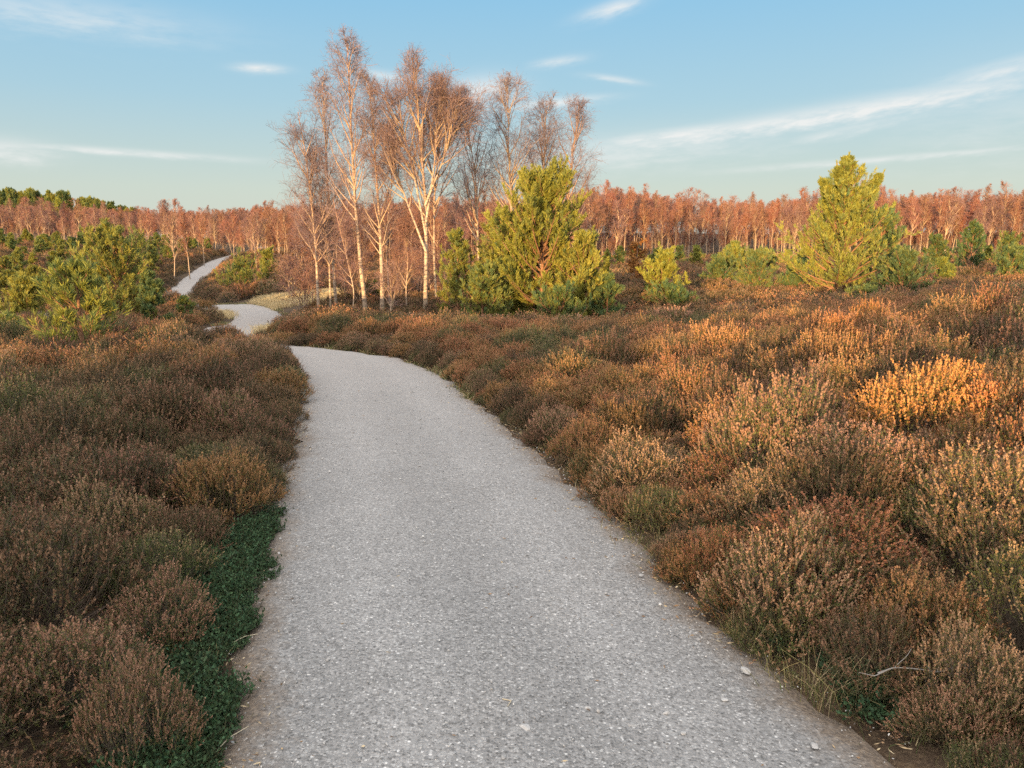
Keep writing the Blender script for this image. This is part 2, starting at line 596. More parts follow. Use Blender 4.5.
def scatter(name, pts, rot, scl, var, variants, kind='stuff'):
    """one object that carries instances of the variants on its points"""
    me = bpy.data.meshes.new(name)
    n = len(pts)
    me.vertices.add(n)
    me.vertices.foreach_set('co', np.asarray(pts, np.float32).ravel())
    a = me.attributes.new('rot', 'FLOAT_VECTOR', 'POINT')
    a.data.foreach_set('vector', np.asarray(rot, np.float32).ravel())
    scl = np.asarray(scl, np.float32)
    if scl.ndim == 1:
        scl = np.repeat(scl[:, None], 3, 1)
    a = me.attributes.new('scl', 'FLOAT_VECTOR', 'POINT')
    a.data.foreach_set('vector', scl.ravel())
    a = me.attributes.new('var', 'INT', 'POINT')
    a.data.foreach_set('value', np.asarray(var, np.int32))
    o = bpy.data.objects.new(name, me)
    COL.objects.link(o)
    o['kind'] = kind
    ng = bpy.data.node_groups.new(name, 'GeometryNodeTree')
    ng.interface.new_socket('Geometry', in_out='INPUT', socket_type='NodeSocketGeometry')
    ng.interface.new_socket('Geometry', in_out='OUTPUT', socket_type='NodeSocketGeometry')
    N, L = ng.nodes, ng.links
    gi, go = N.new('NodeGroupInput'), N.new('NodeGroupOutput')
    jn = N.new('GeometryNodeJoinGeometry')

    def attr(nm, typ):
        x = N.new('GeometryNodeInputNamedAttribute')
        x.data_type = typ
        x.inputs['Name'].default_value = nm
        return x.outputs[0]
    av, ar, as_ = attr('var', 'INT'), attr('rot', 'FLOAT_VECTOR'), attr('scl', 'FLOAT_VECTOR')
    for k, objs in enumerate(variants):
        cmp_ = N.new('FunctionNodeCompare')
        cmp_.data_type = 'INT'
        cmp_.operation = 'EQUAL'
        L.new(av, cmp_.inputs[2])
        cmp_.inputs[3].default_value = k
        ip = N.new('GeometryNodeInstanceOnPoints')
        L.new(gi.outputs[0], ip.inputs['Points'])
        L.new(cmp_.outputs[0], ip.inputs['Selection'])
        L.new(ar, ip.inputs['Rotation'])
        L.new(as_, ip.inputs['Scale'])
        if len(objs) > 1:
            j2 = N.new('GeometryNodeJoinGeometry')
        for ob in objs:
            oi = N.new('GeometryNodeObjectInfo')
            oi.transform_space = 'ORIGINAL'
            oi.inputs['Object'].default_value = ob
            oi.inputs['As Instance'].default_value = False
            L.new(oi.outputs['Geometry'], (j2.inputs[0] if len(objs) > 1 else ip.inputs['Instance']))
        if len(objs) > 1:
            L.new(j2.outputs[0], ip.inputs['Instance'])
        L.new(ip.outputs[0], jn.inputs[0])
    L.new(jn.outputs[0], go.inputs[0])
    md = o.modifiers.new('scatter', 'NODES')
    md.node_group = ng
    return o


# ------------------------------------------------------------------ ground and path
def axis(lo, hi, fine, n_fine, grow_):
    a = list(np.linspace(fine[0], fine[1], n_fine))
    s = a[1] - a[0]
    d = s
    while a[-1] < hi:
        d *= grow_
        a.append(min(a[-1] + d, hi))
    d = s
    while a[0] > lo:
        d *= grow_
        a.insert(0, max(a[0] - d, lo))
    return np.array(a)


gx = axis(-600, 600, (-9, 9), 91, 1.07)
gy = axis(-160, 700, (-3, 16), 96, 1.05)
X, Y = np.meshgrid(gx, gy)
Z = ground_z(X.ravel(), Y.ravel())
nx, ny = len(gx), len(gy)
i, j = np.meshgrid(np.arange(ny - 1), np.arange(nx - 1), indexing='ij')
q = np.stack([i * nx + j, i * nx + j + 1, (i + 1) * nx + j + 1, (i + 1) * nx + j], -1).reshape(-1, 4)
g = MB().add(np.stack([X.ravel(), Y.ravel(), Z], 1), q).obj('ground', M_ground, smooth=True)
g['kind'] = 'structure'

NA = 21
f = np.linspace(0, 1, NA)
k = np.arange(len(CE))
wl = 0.03 * np.sin(k * 0.31) + 0.02 * np.sin(k * 0.83 + 1) + 0.035 * rng.normal(size=len(k))
wr = 0.03 * np.sin(k * 0.27 + 2) + 0.02 * np.sin(k * 0.71) + 0.035 * rng.normal(size=len(k))
LP = LE + np.c_[-NR * (0.06 + wl)[:, None], 0 * k]
RP = RE + np.c_[NR * (0.08 + wr)[:, None], 0 * k]
P = LP[:, None] * (1 - f)[None, :, None] + RP[:, None] * f[None, :, None]
pz = H(P[..., 0].ravel(), P[..., 1].ravel()).reshape(P.shape[:2])
crown = 0.02 * (1 - (2 * f - 1) ** 2)
P[..., 2] = pz + 0.012 + crown[None] + 0.004 * rng.normal(size=pz.shape) * (CE[:, 1] < 15)[:, None]
P[:, 0, 2] -= 0.03
P[:, -1, 2] -= 0.03
ed = np.clip(1 - np.minimum(f, 1 - f) * 2.2 / 0.30, 0, 1) ** 1.2
farf = np.clip((CE[:, 1] - 3) / 9, 0, 1)
pc = np.stack([np.broadcast_to(ed[None], pz.shape), np.broadcast_to(farf[:, None], pz.shape), np.broadcast_to(np.exp(-((np.abs(2 * f - 1) - .42) / .2) ** 2)[None], pz.shape)], -1)
i, j = np.meshgrid(np.arange(len(CE) - 1), np.arange(NA - 1), indexing='ij')
q = np.stack([i * NA + j, i * NA + j + 1, (i + 1) * NA + j + 1, (i + 1) * NA + j], -1).reshape(-1, 4)
o = MB().add(P.reshape(-1, 3), q, None, pc.reshape(-1, 3)).obj('gravel_path', M_path, smooth=True)
o['kind'] = 'structure'


def path_z(x, y):
    return H(x, y) + 0.028


# loose stones
def stone_mesh(seed):
    r = np.random.default_rng(seed)
    import bmesh
    bm = bmesh.new()
    bmesh.ops.create_icosphere(bm, subdivisions=2, radius=1.0)
    ax = r.uniform(0.6, 1.2, 3) * np.array([1, 1, 0.55])
    pl = [(unit(r.normal(size=3)), r.uniform(0.5, 0.8)) for _ in range(7)]
    for v in bm.verts:
        p = np.array(v.co)
        for nn, dd in pl:
            s = p @ nn
            if s > dd:
                p = p - nn * (s - dd)
        v.co = p * ax
    me = bpy.data.meshes.new('stone')
    bm.to_mesh(me)
    bm.free()
    me.materials.append(M_stone)
    return me


stones = []
SP = [(632, 722, .022, 'whitish angular stone lying on the gravel'), (525, 727, .024, 'grey flat stone half sunk in the gravel'),
      (588, 706, .018, 'small white stone on the open gravel'), (684, 728, .020, 'pale long stone on the gravel'),
      (746, 664, .022, 'cream stone beside the grassy path edge'), (725, 693, .013, 'round white pebble near the path edge'),
      (504, 757, .014, 'dull white pebble at the foot of the photo'), (641, 574, .016, 'white pebble at the foot of the heather bank'),
      (606, 591, .013, 'tiny pale pebble on the middle of the gravel'), (660, 601, .014, 'chalky pebble in a trail of grit below the heather'),
      (667, 708, .015, 'thin pale chip beside the longer pale stone'), (815, 740, .016, 'pale pebble in the litter by the bottom heather')]
for n, (u, v, s, lab) in enumerate(SP):
    p = pixz(u, v, 0.03)
    o = bpy.data.objects.new('stone', stone_mesh(n) if n < 6 else stones[n % 6].data)
    COL.objects.link(o)
    o.location = (p[0], p[1], float(path_z(p[0], p[1])[0]) + s * 0.15)
    o.rotation_euler = (0, 0, n * 1.3)
    o.scale = (s, s * (0.6 if 'long' in lab else 0.85), s * 0.7)
    tag(o, lab, 'stone', 'loose stones on the gravel path')
    stones.append(o)

n = 42000
kk = rng.integers(0, len(CE), n * 3)
kk = kk[(CE[kk, 1] < 9) & (CE[kk, 1] > 0.5)][:n]
w = rng.uniform(-1, 1, len(kk))
heap = rng.random(len(kk)) < 0.3
w = np.where(heap, np.sign(w) * (1 - 0.22 * rng.random(len(kk)) ** 1.5 + 0.05), w)
px = CE[kk, 0] + NR[kk, 0] * w * HW[kk] + rng.normal(size=len(kk)) * 0.08
py = CE[kk, 1] + NR[kk, 1] * w * HW[kk] + rng.normal(size=len(kk)) * 0.08
sc = 0.0022 + 0.0030 * rng.random(len(kk)) ** 3 + 0.006 * (rng.random(len(kk)) < 0.04) * rng.random(len(kk))
sc *= np.where(py < 4.5, 1, 1.3)
scatter('gravel', np.stack([px, py, path_z(px, py) - 0.008 + 0.018 * (1 - np.clip(np.abs(w), 0, 1) ** 2)], 1), rng.uniform(0, 6.28, (len(kk), 3)) * np.array([.12, .12, 1]),
        sc, rng.integers(0, 6, len(kk)), [[s_] for s_ in stones[:6]])

# ------------------------------------------------------------------ heather
PAL = {
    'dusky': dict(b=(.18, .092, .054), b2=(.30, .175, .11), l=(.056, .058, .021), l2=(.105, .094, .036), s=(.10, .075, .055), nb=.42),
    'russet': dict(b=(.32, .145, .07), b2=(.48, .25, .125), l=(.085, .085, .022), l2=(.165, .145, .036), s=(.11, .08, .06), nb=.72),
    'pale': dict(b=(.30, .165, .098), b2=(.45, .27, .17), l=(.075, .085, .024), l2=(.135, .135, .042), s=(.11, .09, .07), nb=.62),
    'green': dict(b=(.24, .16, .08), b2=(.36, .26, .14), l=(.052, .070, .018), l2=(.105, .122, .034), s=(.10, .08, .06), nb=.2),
    'sun_orange': dict(b=(.40, .17, .062), b2=(.56, .28, .11), l=(.13, .115, .026), l2=(.20, .17, .04), s=(.12, .085, .06), nb=.93),  # warm sunlight put into the colour, more orange than the other heather
    'grey': dict(b=(.19, .155, .125), b2=(.26, .22, .18), l=(.10, .09, .07), l2=(.15, .13, .105), s=(.20, .18, .165), nb=.35),
}


def heather_meshes(pal, n_stem, n_side, n_leaf, n_blo, k=1.0):
    """a clump about 1 m wide and 0.5 m tall (unit scale)"""
    c = PAL[pal]
    RAD, HT = 0.5, 0.52
    lc = rng.uniform(-0.42, 0.42, (9, 2))
    lh = rng.uniform(-0.22, 0.2, 9)
    a = rng.uniform(0, 2 * math.pi, n_stem)
    r = np.sqrt(rng.random(n_stem)) * (1 + 0.16 * np.sin(a * 3 + rng.uniform(0, 6)) + 0.1 * np.sin(a * 5 + rng.uniform(0, 6)))
    tip = np.stack([np.cos(a) * r * RAD, np.sin(a) * r * RAD, 0 * r], 1)
    lump = (np.exp(-((tip[:, None, :2] - lc[None]) ** 2).sum(2) / 0.03) * lh[None]).sum(1)
    tip[:, 2] = HT * (1 - 0.66 * np.clip(r, 0, 1.3) ** 2.6) * (1 + lump) * rng.uniform(0.84, 1.09, n_stem)
    tip[:, 2] = np.maximum(tip[:, 2], 0.07)
    base = tip * np.array([.32, .32, 0]) + rng.normal(size=tip.shape) * np.array([.04, .04, 0])
    base[:, 2] = -0.03
    ctrl = tip * np.array([.85, .85, .45])
    t = np.linspace(0, 1, 5)[None, :, None]
    P = base[:, None] * (1 - t) ** 2 + ctrl[:, None] * 2 * t * (1 - t) + tip[:, None] * t ** 2
    st, lf, bl = MB(), MB(), MB()
    ribbons(st, P, 0.006, 0.002, c['s'], np.array(c['s']) * 0.9)
    S, _ = grow(P, n_side, .5, .97, 0.155, R(40), 0.3, 3, 0.1, 0.2)
    ribbons(st, S, 0.0025, 0.0015, c['s'])
    main = np.stack([P[:, 3] * .5 + P[:, 4] * .5, P[:, 4], P[:, 4] + unit(P[:, 4] - P[:, 3] + np.array([0, 0, .03])) * 0.05], 1)
    A = np.concatenate([S, main])
    Ns = len(A)
    flowering = rng.random(Ns) < c['nb']

    def on(A, t):
        i = np.minimum((t * 2).astype(int), 1)
        f_ = (t * 2 - i)[..., None]
        m_ = np.arange(len(A))[:, None]
        return A[m_, i] * (1 - f_) + A[m_, i + 1] * f_, unit(A[m_, i + 1] - A[m_, i])
    # leaves
    tt = rng.uniform(0, 1, (Ns, n_leaf))
    tt = np.where(flowering[:, None], tt * 0.75, tt)
    p, T = on(A, tt)
    D = unit(T * 0.75 + rperp(T) * 0.8)
    cm = rng.random((Ns, 1, 1)) * np.ones((1, n_leaf, 1))
    col = np.array(c['l']) * (1 - cm) + np.array(c['l2']) * cm
    blades(lf, p.reshape(-1, 3), D.reshape(-1, 3), rng.uniform(.011, .019, Ns * n_leaf) * k, .0055 * k, col.reshape(-1, 3))
    # faded bells on the upper part of flowering shoots
    B = A[flowering]
    tt = rng.uniform(0.35, 1, (len(B), n_blo))
    p, T = on(B, tt)
    D = unit(T * 1.0 + rperp(T) * 0.6)
    cm = np.clip(rng.random((len(B), 1, 1)) * 0.8 + rng.random((len(B), n_blo, 1)) * 0.35, 0, 1)
    col = np.array(c['b']) * (1 - cm) + np.array(c['b2']) * cm
    blades(bl, p.reshape(-1, 3), D.reshape(-1, 3), rng.uniform(.009, .015, len(B) * n_blo) * k * 1.2, .0095 * k, col.reshape(-1, 3))
    return st, lf, bl


def heather_kind(pal, *a):
    st, lf, bl = heather_meshes(pal, *a)
    r = thing('heather_bush', 'heather bush', 'heather bush')
    st.obj('woody_stem', M_heath_stem, r)
    lf.obj('foliage', M_heath_leaf, r)
    bl.obj('blossom', M_heath_bloom, r)
    return Kind(r)


NEARP = ['dusky', 'dusky', 'dusky', 'russet', 'russet', 'russet', 'pale', 'pale', 'green', 'green', 'grey', 'sun_orange', 'sun_orange', 'sun_orange']
near_kinds = [heather_kind(p, 300, 4, 10, 15, 1.0) for p in NEARP]
by_pal = {p: [k_ for k_, q_ in enumerate(NEARP) if q_ == p] for p in PAL}
LOOK = {'dusky': 'dusky brown', 'russet': 'russet', 'pale': 'pale pinkish-brown', 'green': 'dark green', 'sun_orange': 'orange', 'grey': 'grey dead'}
taken = []          # x, y, radius of the bushes set by hand


def gz(x, y):
    return float(ground_z(x, y)[0])


def bush(x, y, s, hs, pal, label, group=None):
    kd = near_kinds[random.choice(by_pal[pal])]
    taken.append((x, y, s * 0.5))
    return kd.place((x, y, gz(x, y) - 0.02), random.uniform(0, 6.28), (s, s, hs), label, group)


# bushes that stand out, from pixel (u of the middle, v of the top, distance, width in px)
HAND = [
    (930, 366, 4.7, 150, 'sun_orange', 'broad glowing orange heather bush by the right rim of the photo'),
    (1014, 384, 4.4, 130, 'sun_orange', 'orange heather bush cut by the right rim beside the broadest orange one'),
    (838, 326, 8.2, 75, 'sun_orange', 'orange sunlit heather bush in front of the tall forked pine'),
    (868, 312, 8.9, 60, 'sun_orange', 'orange heather bush just behind the one before the forked pine'),
    (932, 322, 9.4, 48, 'sun_orange', 'small orange heather bush between dull ones below the blue-green pines'),
    (968, 308, 9.8, 46, 'sun_orange', 'upright orange heather bush with a tall sprig on top'),
    (1016, 306, 9.0, 50, 'sun_orange', 'farthest orange heather bush at the right rim'),
    (722, 362, 7.6, 80, 'sun_orange', 'orange heather bush in the middle of the right bank'),
    (752, 396, 6.4, 85, 'sun_orange', 'yellow-orange heather bush just below the orange one in mid bank'),
    (690, 338, 10.2, 55, 'sun_orange', 'low orange heather bush lit alone near the yellow young pine'),
    (606, 356, 9.6, 34, 'sun_orange', 'tiny orange-topped heather bush nearest the path bend'),
    (1000, 350, 6.2, 70, 'sun_orange', 'pinkish sunlit heather bush behind the broadest orange one'),
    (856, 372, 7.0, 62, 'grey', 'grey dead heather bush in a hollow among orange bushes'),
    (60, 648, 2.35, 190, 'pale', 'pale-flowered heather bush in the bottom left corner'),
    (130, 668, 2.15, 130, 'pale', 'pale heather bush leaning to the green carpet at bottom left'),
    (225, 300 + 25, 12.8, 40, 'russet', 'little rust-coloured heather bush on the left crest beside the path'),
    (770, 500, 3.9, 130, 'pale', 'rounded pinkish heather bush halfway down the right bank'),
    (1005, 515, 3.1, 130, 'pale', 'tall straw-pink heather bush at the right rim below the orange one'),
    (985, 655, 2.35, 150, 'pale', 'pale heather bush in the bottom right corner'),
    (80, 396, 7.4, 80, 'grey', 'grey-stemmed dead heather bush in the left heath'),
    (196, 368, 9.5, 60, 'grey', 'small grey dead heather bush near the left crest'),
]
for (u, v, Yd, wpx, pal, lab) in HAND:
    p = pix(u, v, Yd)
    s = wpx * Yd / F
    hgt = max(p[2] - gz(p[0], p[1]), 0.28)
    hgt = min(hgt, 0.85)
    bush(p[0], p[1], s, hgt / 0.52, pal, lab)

for (u, v, Yd, wpx, pal, lab) in [
    (262, 336, 13.6, 34, 'dusky', 'dark heather bush at the tip of the strip that hides the path past the bend'), (283, 334, 13.3, 36, 'russet', 'russet heather bush second in the strip along the outside of the bend'),
    (306, 333, 13.0, 40, 'dusky', 'brown heather bush in the strip along the outside of the bend, facing the birches'), (332, 332, 12.9, 40, 'russet', 'russet heather bush below the tallest birch on the bend'),
    (358, 333, 12.7, 40, 'pale', 'pale heather bush below the stout birch on the bend'), (384, 332, 12.6, 42, 'dusky', 'dusky heather bush on the bend under the birch saplings'), (410, 334, 12.3, 44, 'russet', 'rusty heather bush on the bend under the broadest birch'),
    (438, 338, 11.9, 46, 'dusky', 'grey-brown heather bush where the bend straightens before the pine thicket'), (214, 330, 12.6, 40, 'dusky', 'dusky heather bush on the left crest hiding the path'), (236, 336, 12.2, 36, 'dusky', 'dark heather bush at the very end of the left crest'),
    (256, 345, 11.4, 36, 'russet', 'russet heather bush overhanging the inner side of the bend'), (274, 352, 10.6, 34, 'dusky', 'dusky heather bush on the inner side of the bend')]:
    HAND.append((u, v, Yd, wpx, pal, lab))
    p = pix(u, v, Yd)
    bush(p[0], p[1], wpx * Yd / F, min(max(p[2] - gz(p[0], p[1]), .25), .7) / .52, pal, lab)

for (u, Yd, r_) in [(74, 10.2, .55), (74, 9.5, .35), (0, 11.5, .3)]:
    taken.append((pix(u, 320, Yd)[0], Yd, r_))

ORD = ['nearest', 'second', 'third', 'fourth', 'fifth', 'sixth', 'seventh', 'eighth', 'ninth', 'tenth', 'eleventh', 'twelfth', 'thirteenth', 'fourteenth', 'fifteenth',
       'sixteenth', 'seventeenth', 'eighteenth', 'nineteenth', 'twentieth', 'twenty-first', 'twenty-second', 'twenty-third', 'twenty-fourth', 'twenty-fifth',
       'twenty-sixth', 'twenty-seventh', 'twenty-eighth', 'twenty-ninth', 'thirtieth']


def clear(x, y, r):
    return all((x - a) ** 2 + (y - b) ** 2 > (0.75 * (r + c)) ** 2 for a, b, c in taken)


# the front row along each path edge
for side, sname in ((-1, 'left'), (1, 'right')):
    n_row, last = 0, -9
    for kq in range(len(CE)):
        ex, ey = (LE if side < 0 else RE)[kq, :2]
        if ey < (1.55 if side < 0 else 1.0) or ey > 12.5:
            continue
        s = random.uniform(0.42, 0.68)
        if last > -9 and math.hypot(ex - lx, ey - ly) < s * 0.78:
            continue
        off = s * (0.4 if side < 0 else 0.46) + random.uniform(0.0, 0.1)
        if side < 0 and ey < 4.3:
            off += 0.22 if not 2.9 < ey < 3.2 else 0.06
        x, y = ex + side * NR[kq, 0] * off, ey + side * NR[kq, 1] * off
        if not clear(x, y, s * 0.4):
            continue
        pal = random.choices(['dusky', 'russet', 'pale', 'green'], (6, 2, 2, 1) if side < 0 else (5, 4, 2, 1))[0]
        hs = s * random.uniform(0.85, 1.15)
        last, lx, ly = kq, ex, ey
        bush(x, y, s, hs, pal, f'{LOOK[pal]} heather bush lining the {sname} path edge, {ORD[min(n_row, 29)]} up from the bottom', f'heather bushes lining the {sname} edge of the path')
        n_row += 1

# the heath behind the front rows
def jitter_grid(x0, x1, y0, y1, sp, jit=0.45):
    a, b = np.meshgrid(np.arange(x0, x1, sp), np.arange(y0, y1, sp))
    a = a.ravel() + rng.uniform(-jit, jit, a.size) * sp
    b = b.ravel() + rng.uniform(-jit, jit, b.size) * sp
    return a, b


px, py = jitter_grid(-16, 16, 0.6, 16, 0.40)
keep = (np.abs(px) < 0.78 * py + 2.2)
px, py = px[keep], py[keep]
d, sd = edge_dist(px, py)
low = np.where((sd < 0) & (py < 4.3), 0.62, 0.45)
keep = (d > low)
px, py, d, sd = px[keep], py[keep], d[keep], sd[keep]
ta = np.array(taken)
dd = np.hypot(px[:, None] - ta[None, :, 0], py[:, None] - ta[None, :, 1])
keep = (dd > ta[None, :, 2] * 0.5 + 0.06).all(1)
px, py, d, sd = px[keep], py[keep], d[keep], sd[keep]
order = np.argsort(py)
px, py, d, sd = px[order], py[order], d[order], sd[order]
tone = np.sin(px * 0.9 + 1.3) * np.sin(py * 0.7 + 0.4) + 0.5 * np.sin(px * 2.1 - py * 1.3) + rng.normal(size=len(px)) * 0.55
npal = []
for x, y, s_, t_ in zip(px, py, sd, tone):
    if s_ < 0:
        npal.append('green' if t_ > 1.05 else 'pale' if t_ < -0.95 else 'russet' if (y > 8 and t_ < -0.1) or t_ < -0.75 else 'grey' if 0.12 < t_ < 0.17 else 'dusky')
    else:
        npal.append('green' if t_ > 0.9 else 'pale' if t_ < -0.35 and y < 5.0 else 'russet' if t_ < 0.12 or (y > 9 and t_ < .7) else 'dusky')
npal = np.array(npal)
nsc = rng.uniform(0.55, 0.9, len(px)) * np.clip(0.7 + d * 0.35, 0.75, 1.1)
nhs = nsc * rng.uniform(0.62, 1.15, len(px))
nhs = np.where((sd > 0) & (d > 1.0) & (py < 9), nhs * 1.25, nhs)
su, sv = seen_u(px, py, ground_z(px, py) + 0.2)
inview = (su > -60) & (su < 1084) & (sv < 860)
ind = np.zeros(len(px), bool)
ind[np.nonzero(inview)[0][:225]] = True
DEP = lambda y: 'low on' if y < 3.2 else 'farther up'
for n in np.nonzero(ind)[0]:
    pal = npal[n]
    bank = 'left' if sd[n] < 0 else 'right'
    lab = f'{LOOK[pal]} heather bush {DEP(py[n])} the {bank} bank, behind the front row'
    kd = near_kinds[random.choice(by_pal[pal])]
    kd.place((px[n], py[n], gz(px[n], py[n]) - 0.02), random.uniform(0, 6.28), (nsc[n], nsc[n], nhs[n]), lab, lab)
rest = ~ind
vr = np.array([random.choice(by_pal[p]) for p in npal])
parts = [[c for c in kd.root.children] for kd in near_kinds]
pts = [np.stack([px, py, ground_z(px, py) - 0.02], 1)[rest]]
scs = [nsc[rest] * 0.96]
vrs = [vr[rest]]

# low young growth between the front rows and the gravel
kk = rng.integers(0, len(CE), 4000)
kk = kk[(CE[kk, 1] > 0.7) & (CE[kk, 1] < 12.5)][:560]
s_ = np.where(rng.random(len(kk)) < .62, 1, -1)
s_ = np.where((CE[kk, 1] < 4.4), 1, s_)
o_ = HW[kk] + rng.uniform(.12, .6, len(kk))
x, y = CE[kk, 0] + NR[kk, 0] * s_ * o_, CE[kk, 1] + NR[kk, 1] * s_ * o_
pts.append(np.stack([x, y, ground_z(x, y) - .02], 1))
scs.append(rng.uniform(.2, .36, len(kk)))
vrs.append(np.array([random.choice(by_pal[random.choices(['dusky', 'green', 'pale', 'russet'], (5, 4, 2, 1))[0]]) for _ in kk]))

# middle and far heath: a coarser set
FARP = ['dusky', 'dusky', 'russet', 'pale']
far_kinds = [heather_kind(p, 130, 3, 5, 6, 1.9) for p in FARP]
fx, fy = jitter_grid(-22, 26, 15.5, 34, 0.62)
keep = np.abs(fx) < 0.72 * fy + 3
gx2, gy2 = jitter_grid(-70, 75, 34, 96, 1.15)
k2 = np.abs(gx2) < 0.72 * gy2 + 4
fx, fy = np.r_[fx[keep], gx2[k2]], np.r_[fy[keep], gy2[k2]]
d, sd = edge_dist(fx, fy)
nz = np.sin(fx * 0.33 + 0.7) * np.sin(fy * 0.27) + 0.5 * np.sin(fx * 0.9 + fy * 0.5)
# bare grassy places: along the far path and on the knoll beside the birches
grassy = (np.hypot(fx + 10.5, (fy - 38) * 0.55) < 3.4) | ((fx > -14) & (fx < -8) & (fy > 28) & (fy < 36) & (d < 2.2))
keep = (d > 0.45) & ~grassy
fx, fy, d, sd = fx[keep], fy[keep], d[keep], sd[keep]
fs = np.where(fy < 34, rng.uniform(0.75, 1.15, len(fx)), rng.uniform(1.2, 1.9, len(fx)))
fs *= np.clip(0.55 + d * 0.3, 0.6, 1)
fv = np.where(rng.random(len(fx)) < 0.6, rng.integers(0, 2, len(fx)), np.where(rng.random(len(fx)) < .75, 2, 3))
# the first coarse bushes are things too (crest of the left heath and below the pines)
for n, kd in enumerate(far_kinds):
    u, v, Yd = [(120, 322, 15.5), (640, 322, 17.5), (745, 322, 16.5), (560, 335, 17.0)][n]
    p = pix(u, v, Yd)
    kd.place((p[0], p[1], gz(p[0], p[1]) - .02), n, 0.95, ['dusky brown heather bush on the crest beside the near young pine', 'reddish heather bush in the dull heath under the yellow young pine',
             'reddish heather bush in the dull heath below the blue-green pine', 'pinkish-brown heather bush under the broad pine thicket'][n])
pts.append(np.stack([fx, fy, ground_z(fx, fy) - 0.03], 1))
scs.append(fs)
vrs.append(fv + len(near_kinds))
parts += [[c for c in kd.root.children] for kd in far_kinds]
# every near kind needs a placed original
for n, kd in enumerate(near_kinds):
    if not kd.used:
        x, y = px[rest][n * 7], py[rest][n * 7]
        kd.place((x, y, gz(x, y) - .02), 0, 0.6, f'{LOOK[NEARP[n]]} heather bush far back on the crest', 'spare heather')
pts, scs, vrs = np.concatenate(pts), np.concatenate(scs), np.concatenate(vrs)
rt = np.zeros((len(pts), 3))
rt[:, 2] = rng.uniform(0, 6.28, len(pts))
rt[:, :2] = rng.normal(size=(len(pts), 2)) * 0.07
scatter('heather', pts, rt, scs, vrs, parts)

# ------------------------------------------------------------------ grass, green carpet
def grass(name, x, y, z, n_each, h, w, col, lean=0.35, spread=0.05):
    N = len(x) * n_each
    b = np.repeat(np.stack([x, y, z], 1), n_each, 0) + rng.normal(size=(N, 3)) * np.array([spread, spread, 0])
    hh = np.repeat(np.broadcast_to(h, len(x)), n_each) * rng.uniform(0.5, 1.15, N)
    a = rng.uniform(0, 6.28, N)
    ln = lean * rng.uniform(0.2, 1.6, N)
    out = np.stack([np.cos(a) * ln, np.sin(a) * ln, 0 * a], 1)
    t = np.array([0, .4, .75, 1.0])
    Pz = b[:, None] + hh[:, None, None] * (t[None, :, None] * np.array([0, 0, 1]) * (1 - 0.25 * (ln[:, None, None] * t[None, :, None])) + (t ** 2)[None, :, None] * out[:, None])
    cc = np.array(col)
    c = cc[rng.integers(0, len(cc), N)] * rng.uniform(0.8, 1.15, (N, 1))
    mb = MB()
    ribbons(mb, Pz, w, w * 0.25, c)
    return mb.obj(name, M_grass)


STRAW = [(.42, .33, .17), (.50, .41, .24), (.36, .27, .12), (.25, .24, .09)]
GREENISH = [(.10, .13, .045), (.16, .16, .06), (.36, .30, .15), (.09, .11, .04)]
# thin grass along the path edges
kk = rng.integers(0, len(CE), 9000)
kk = kk[(CE[kk, 1] > 1.2) & (CE[kk, 1] < 45)][:2600]
s_ = np.where(rng.random(len(kk)) < .6, 1, -1)
s_ = np.where(CE[kk, 1] < 10, np.where(rng.random(len(kk)) < .85, 1, -1), s_)
off = HW[kk] + rng.uniform(-0.02, 0.35, len(kk))
x, y = CE[kk, 0] + NR[kk, 0] * s_ * off, CE[kk, 1] + NR[kk, 1] * s_ * off
patch = np.sin(x * 2.3 + y * 1.7) + np.sin(y * 3.1 + 1) > 0.1
x, y = x[patch], y[patch]
xa, ya = jitter_grid(-8, 9, 1.0, 8, 0.16)
da, sa = edge_dist(xa, ya)
kp = (da > .12) & (np.abs(xa) < .78 * ya + 1.2) & (np.sin(xa * 3.1 + ya) + rng.normal(size=len(xa)) * .6 > -.2)
x, y = np.r_[x, xa[kp]], np.r_[y, ya[kp]]
o = grass('verge_grass', x, y, ground_z(x, y), 9, 0.09, np.where(np.repeat(y, 9) < 8, .0035, .012), GREENISH + STRAW, 0.6)
o['kind'] = 'stuff'
# pale dry moor grass in the dip and on the lit knoll
x, y = [], []
for (cx, cy, rx, ry, n) in [(-10.2, 37.5, 2.8, 4.5, 1300), (-11.3, 31.5, 1.4, 3.2, 520), (-5.6, 17.4, .9, 1.6, 200), (-4.6, 20, 1.3, 2.2, 330), (-6.8, 26, 1.6, 2.0, 300), (-20, 51, 1.2, 3.0, 260), (-1.2, 13.2, .8, .5, 90), (-2.6, 15.4, 1.2, .8, 160),
                            (6.5, 30, 1.5, 3, 200), (12, 52, 4, 5, 350)]:
    a, r = rng.uniform(0, 6.28, n), np.sqrt(rng.random(n))
    x.append(cx + rx * r * np.cos(a))
    y.append(cy + ry * r * np.sin(a))
x, y = np.concatenate(x), np.concatenate(y)
d, _ = edge_dist(x, y)
x, y = x[d > .1], y[d > .1]
o = grass('dry_moor_grass', x, y, ground_z(x, y), 16, 0.26, .014, [(.60, .46, .24), (.52, .40, .2), (.66, .54, .32)], 0.6, 0.14)
o['kind'] = 'stuff'
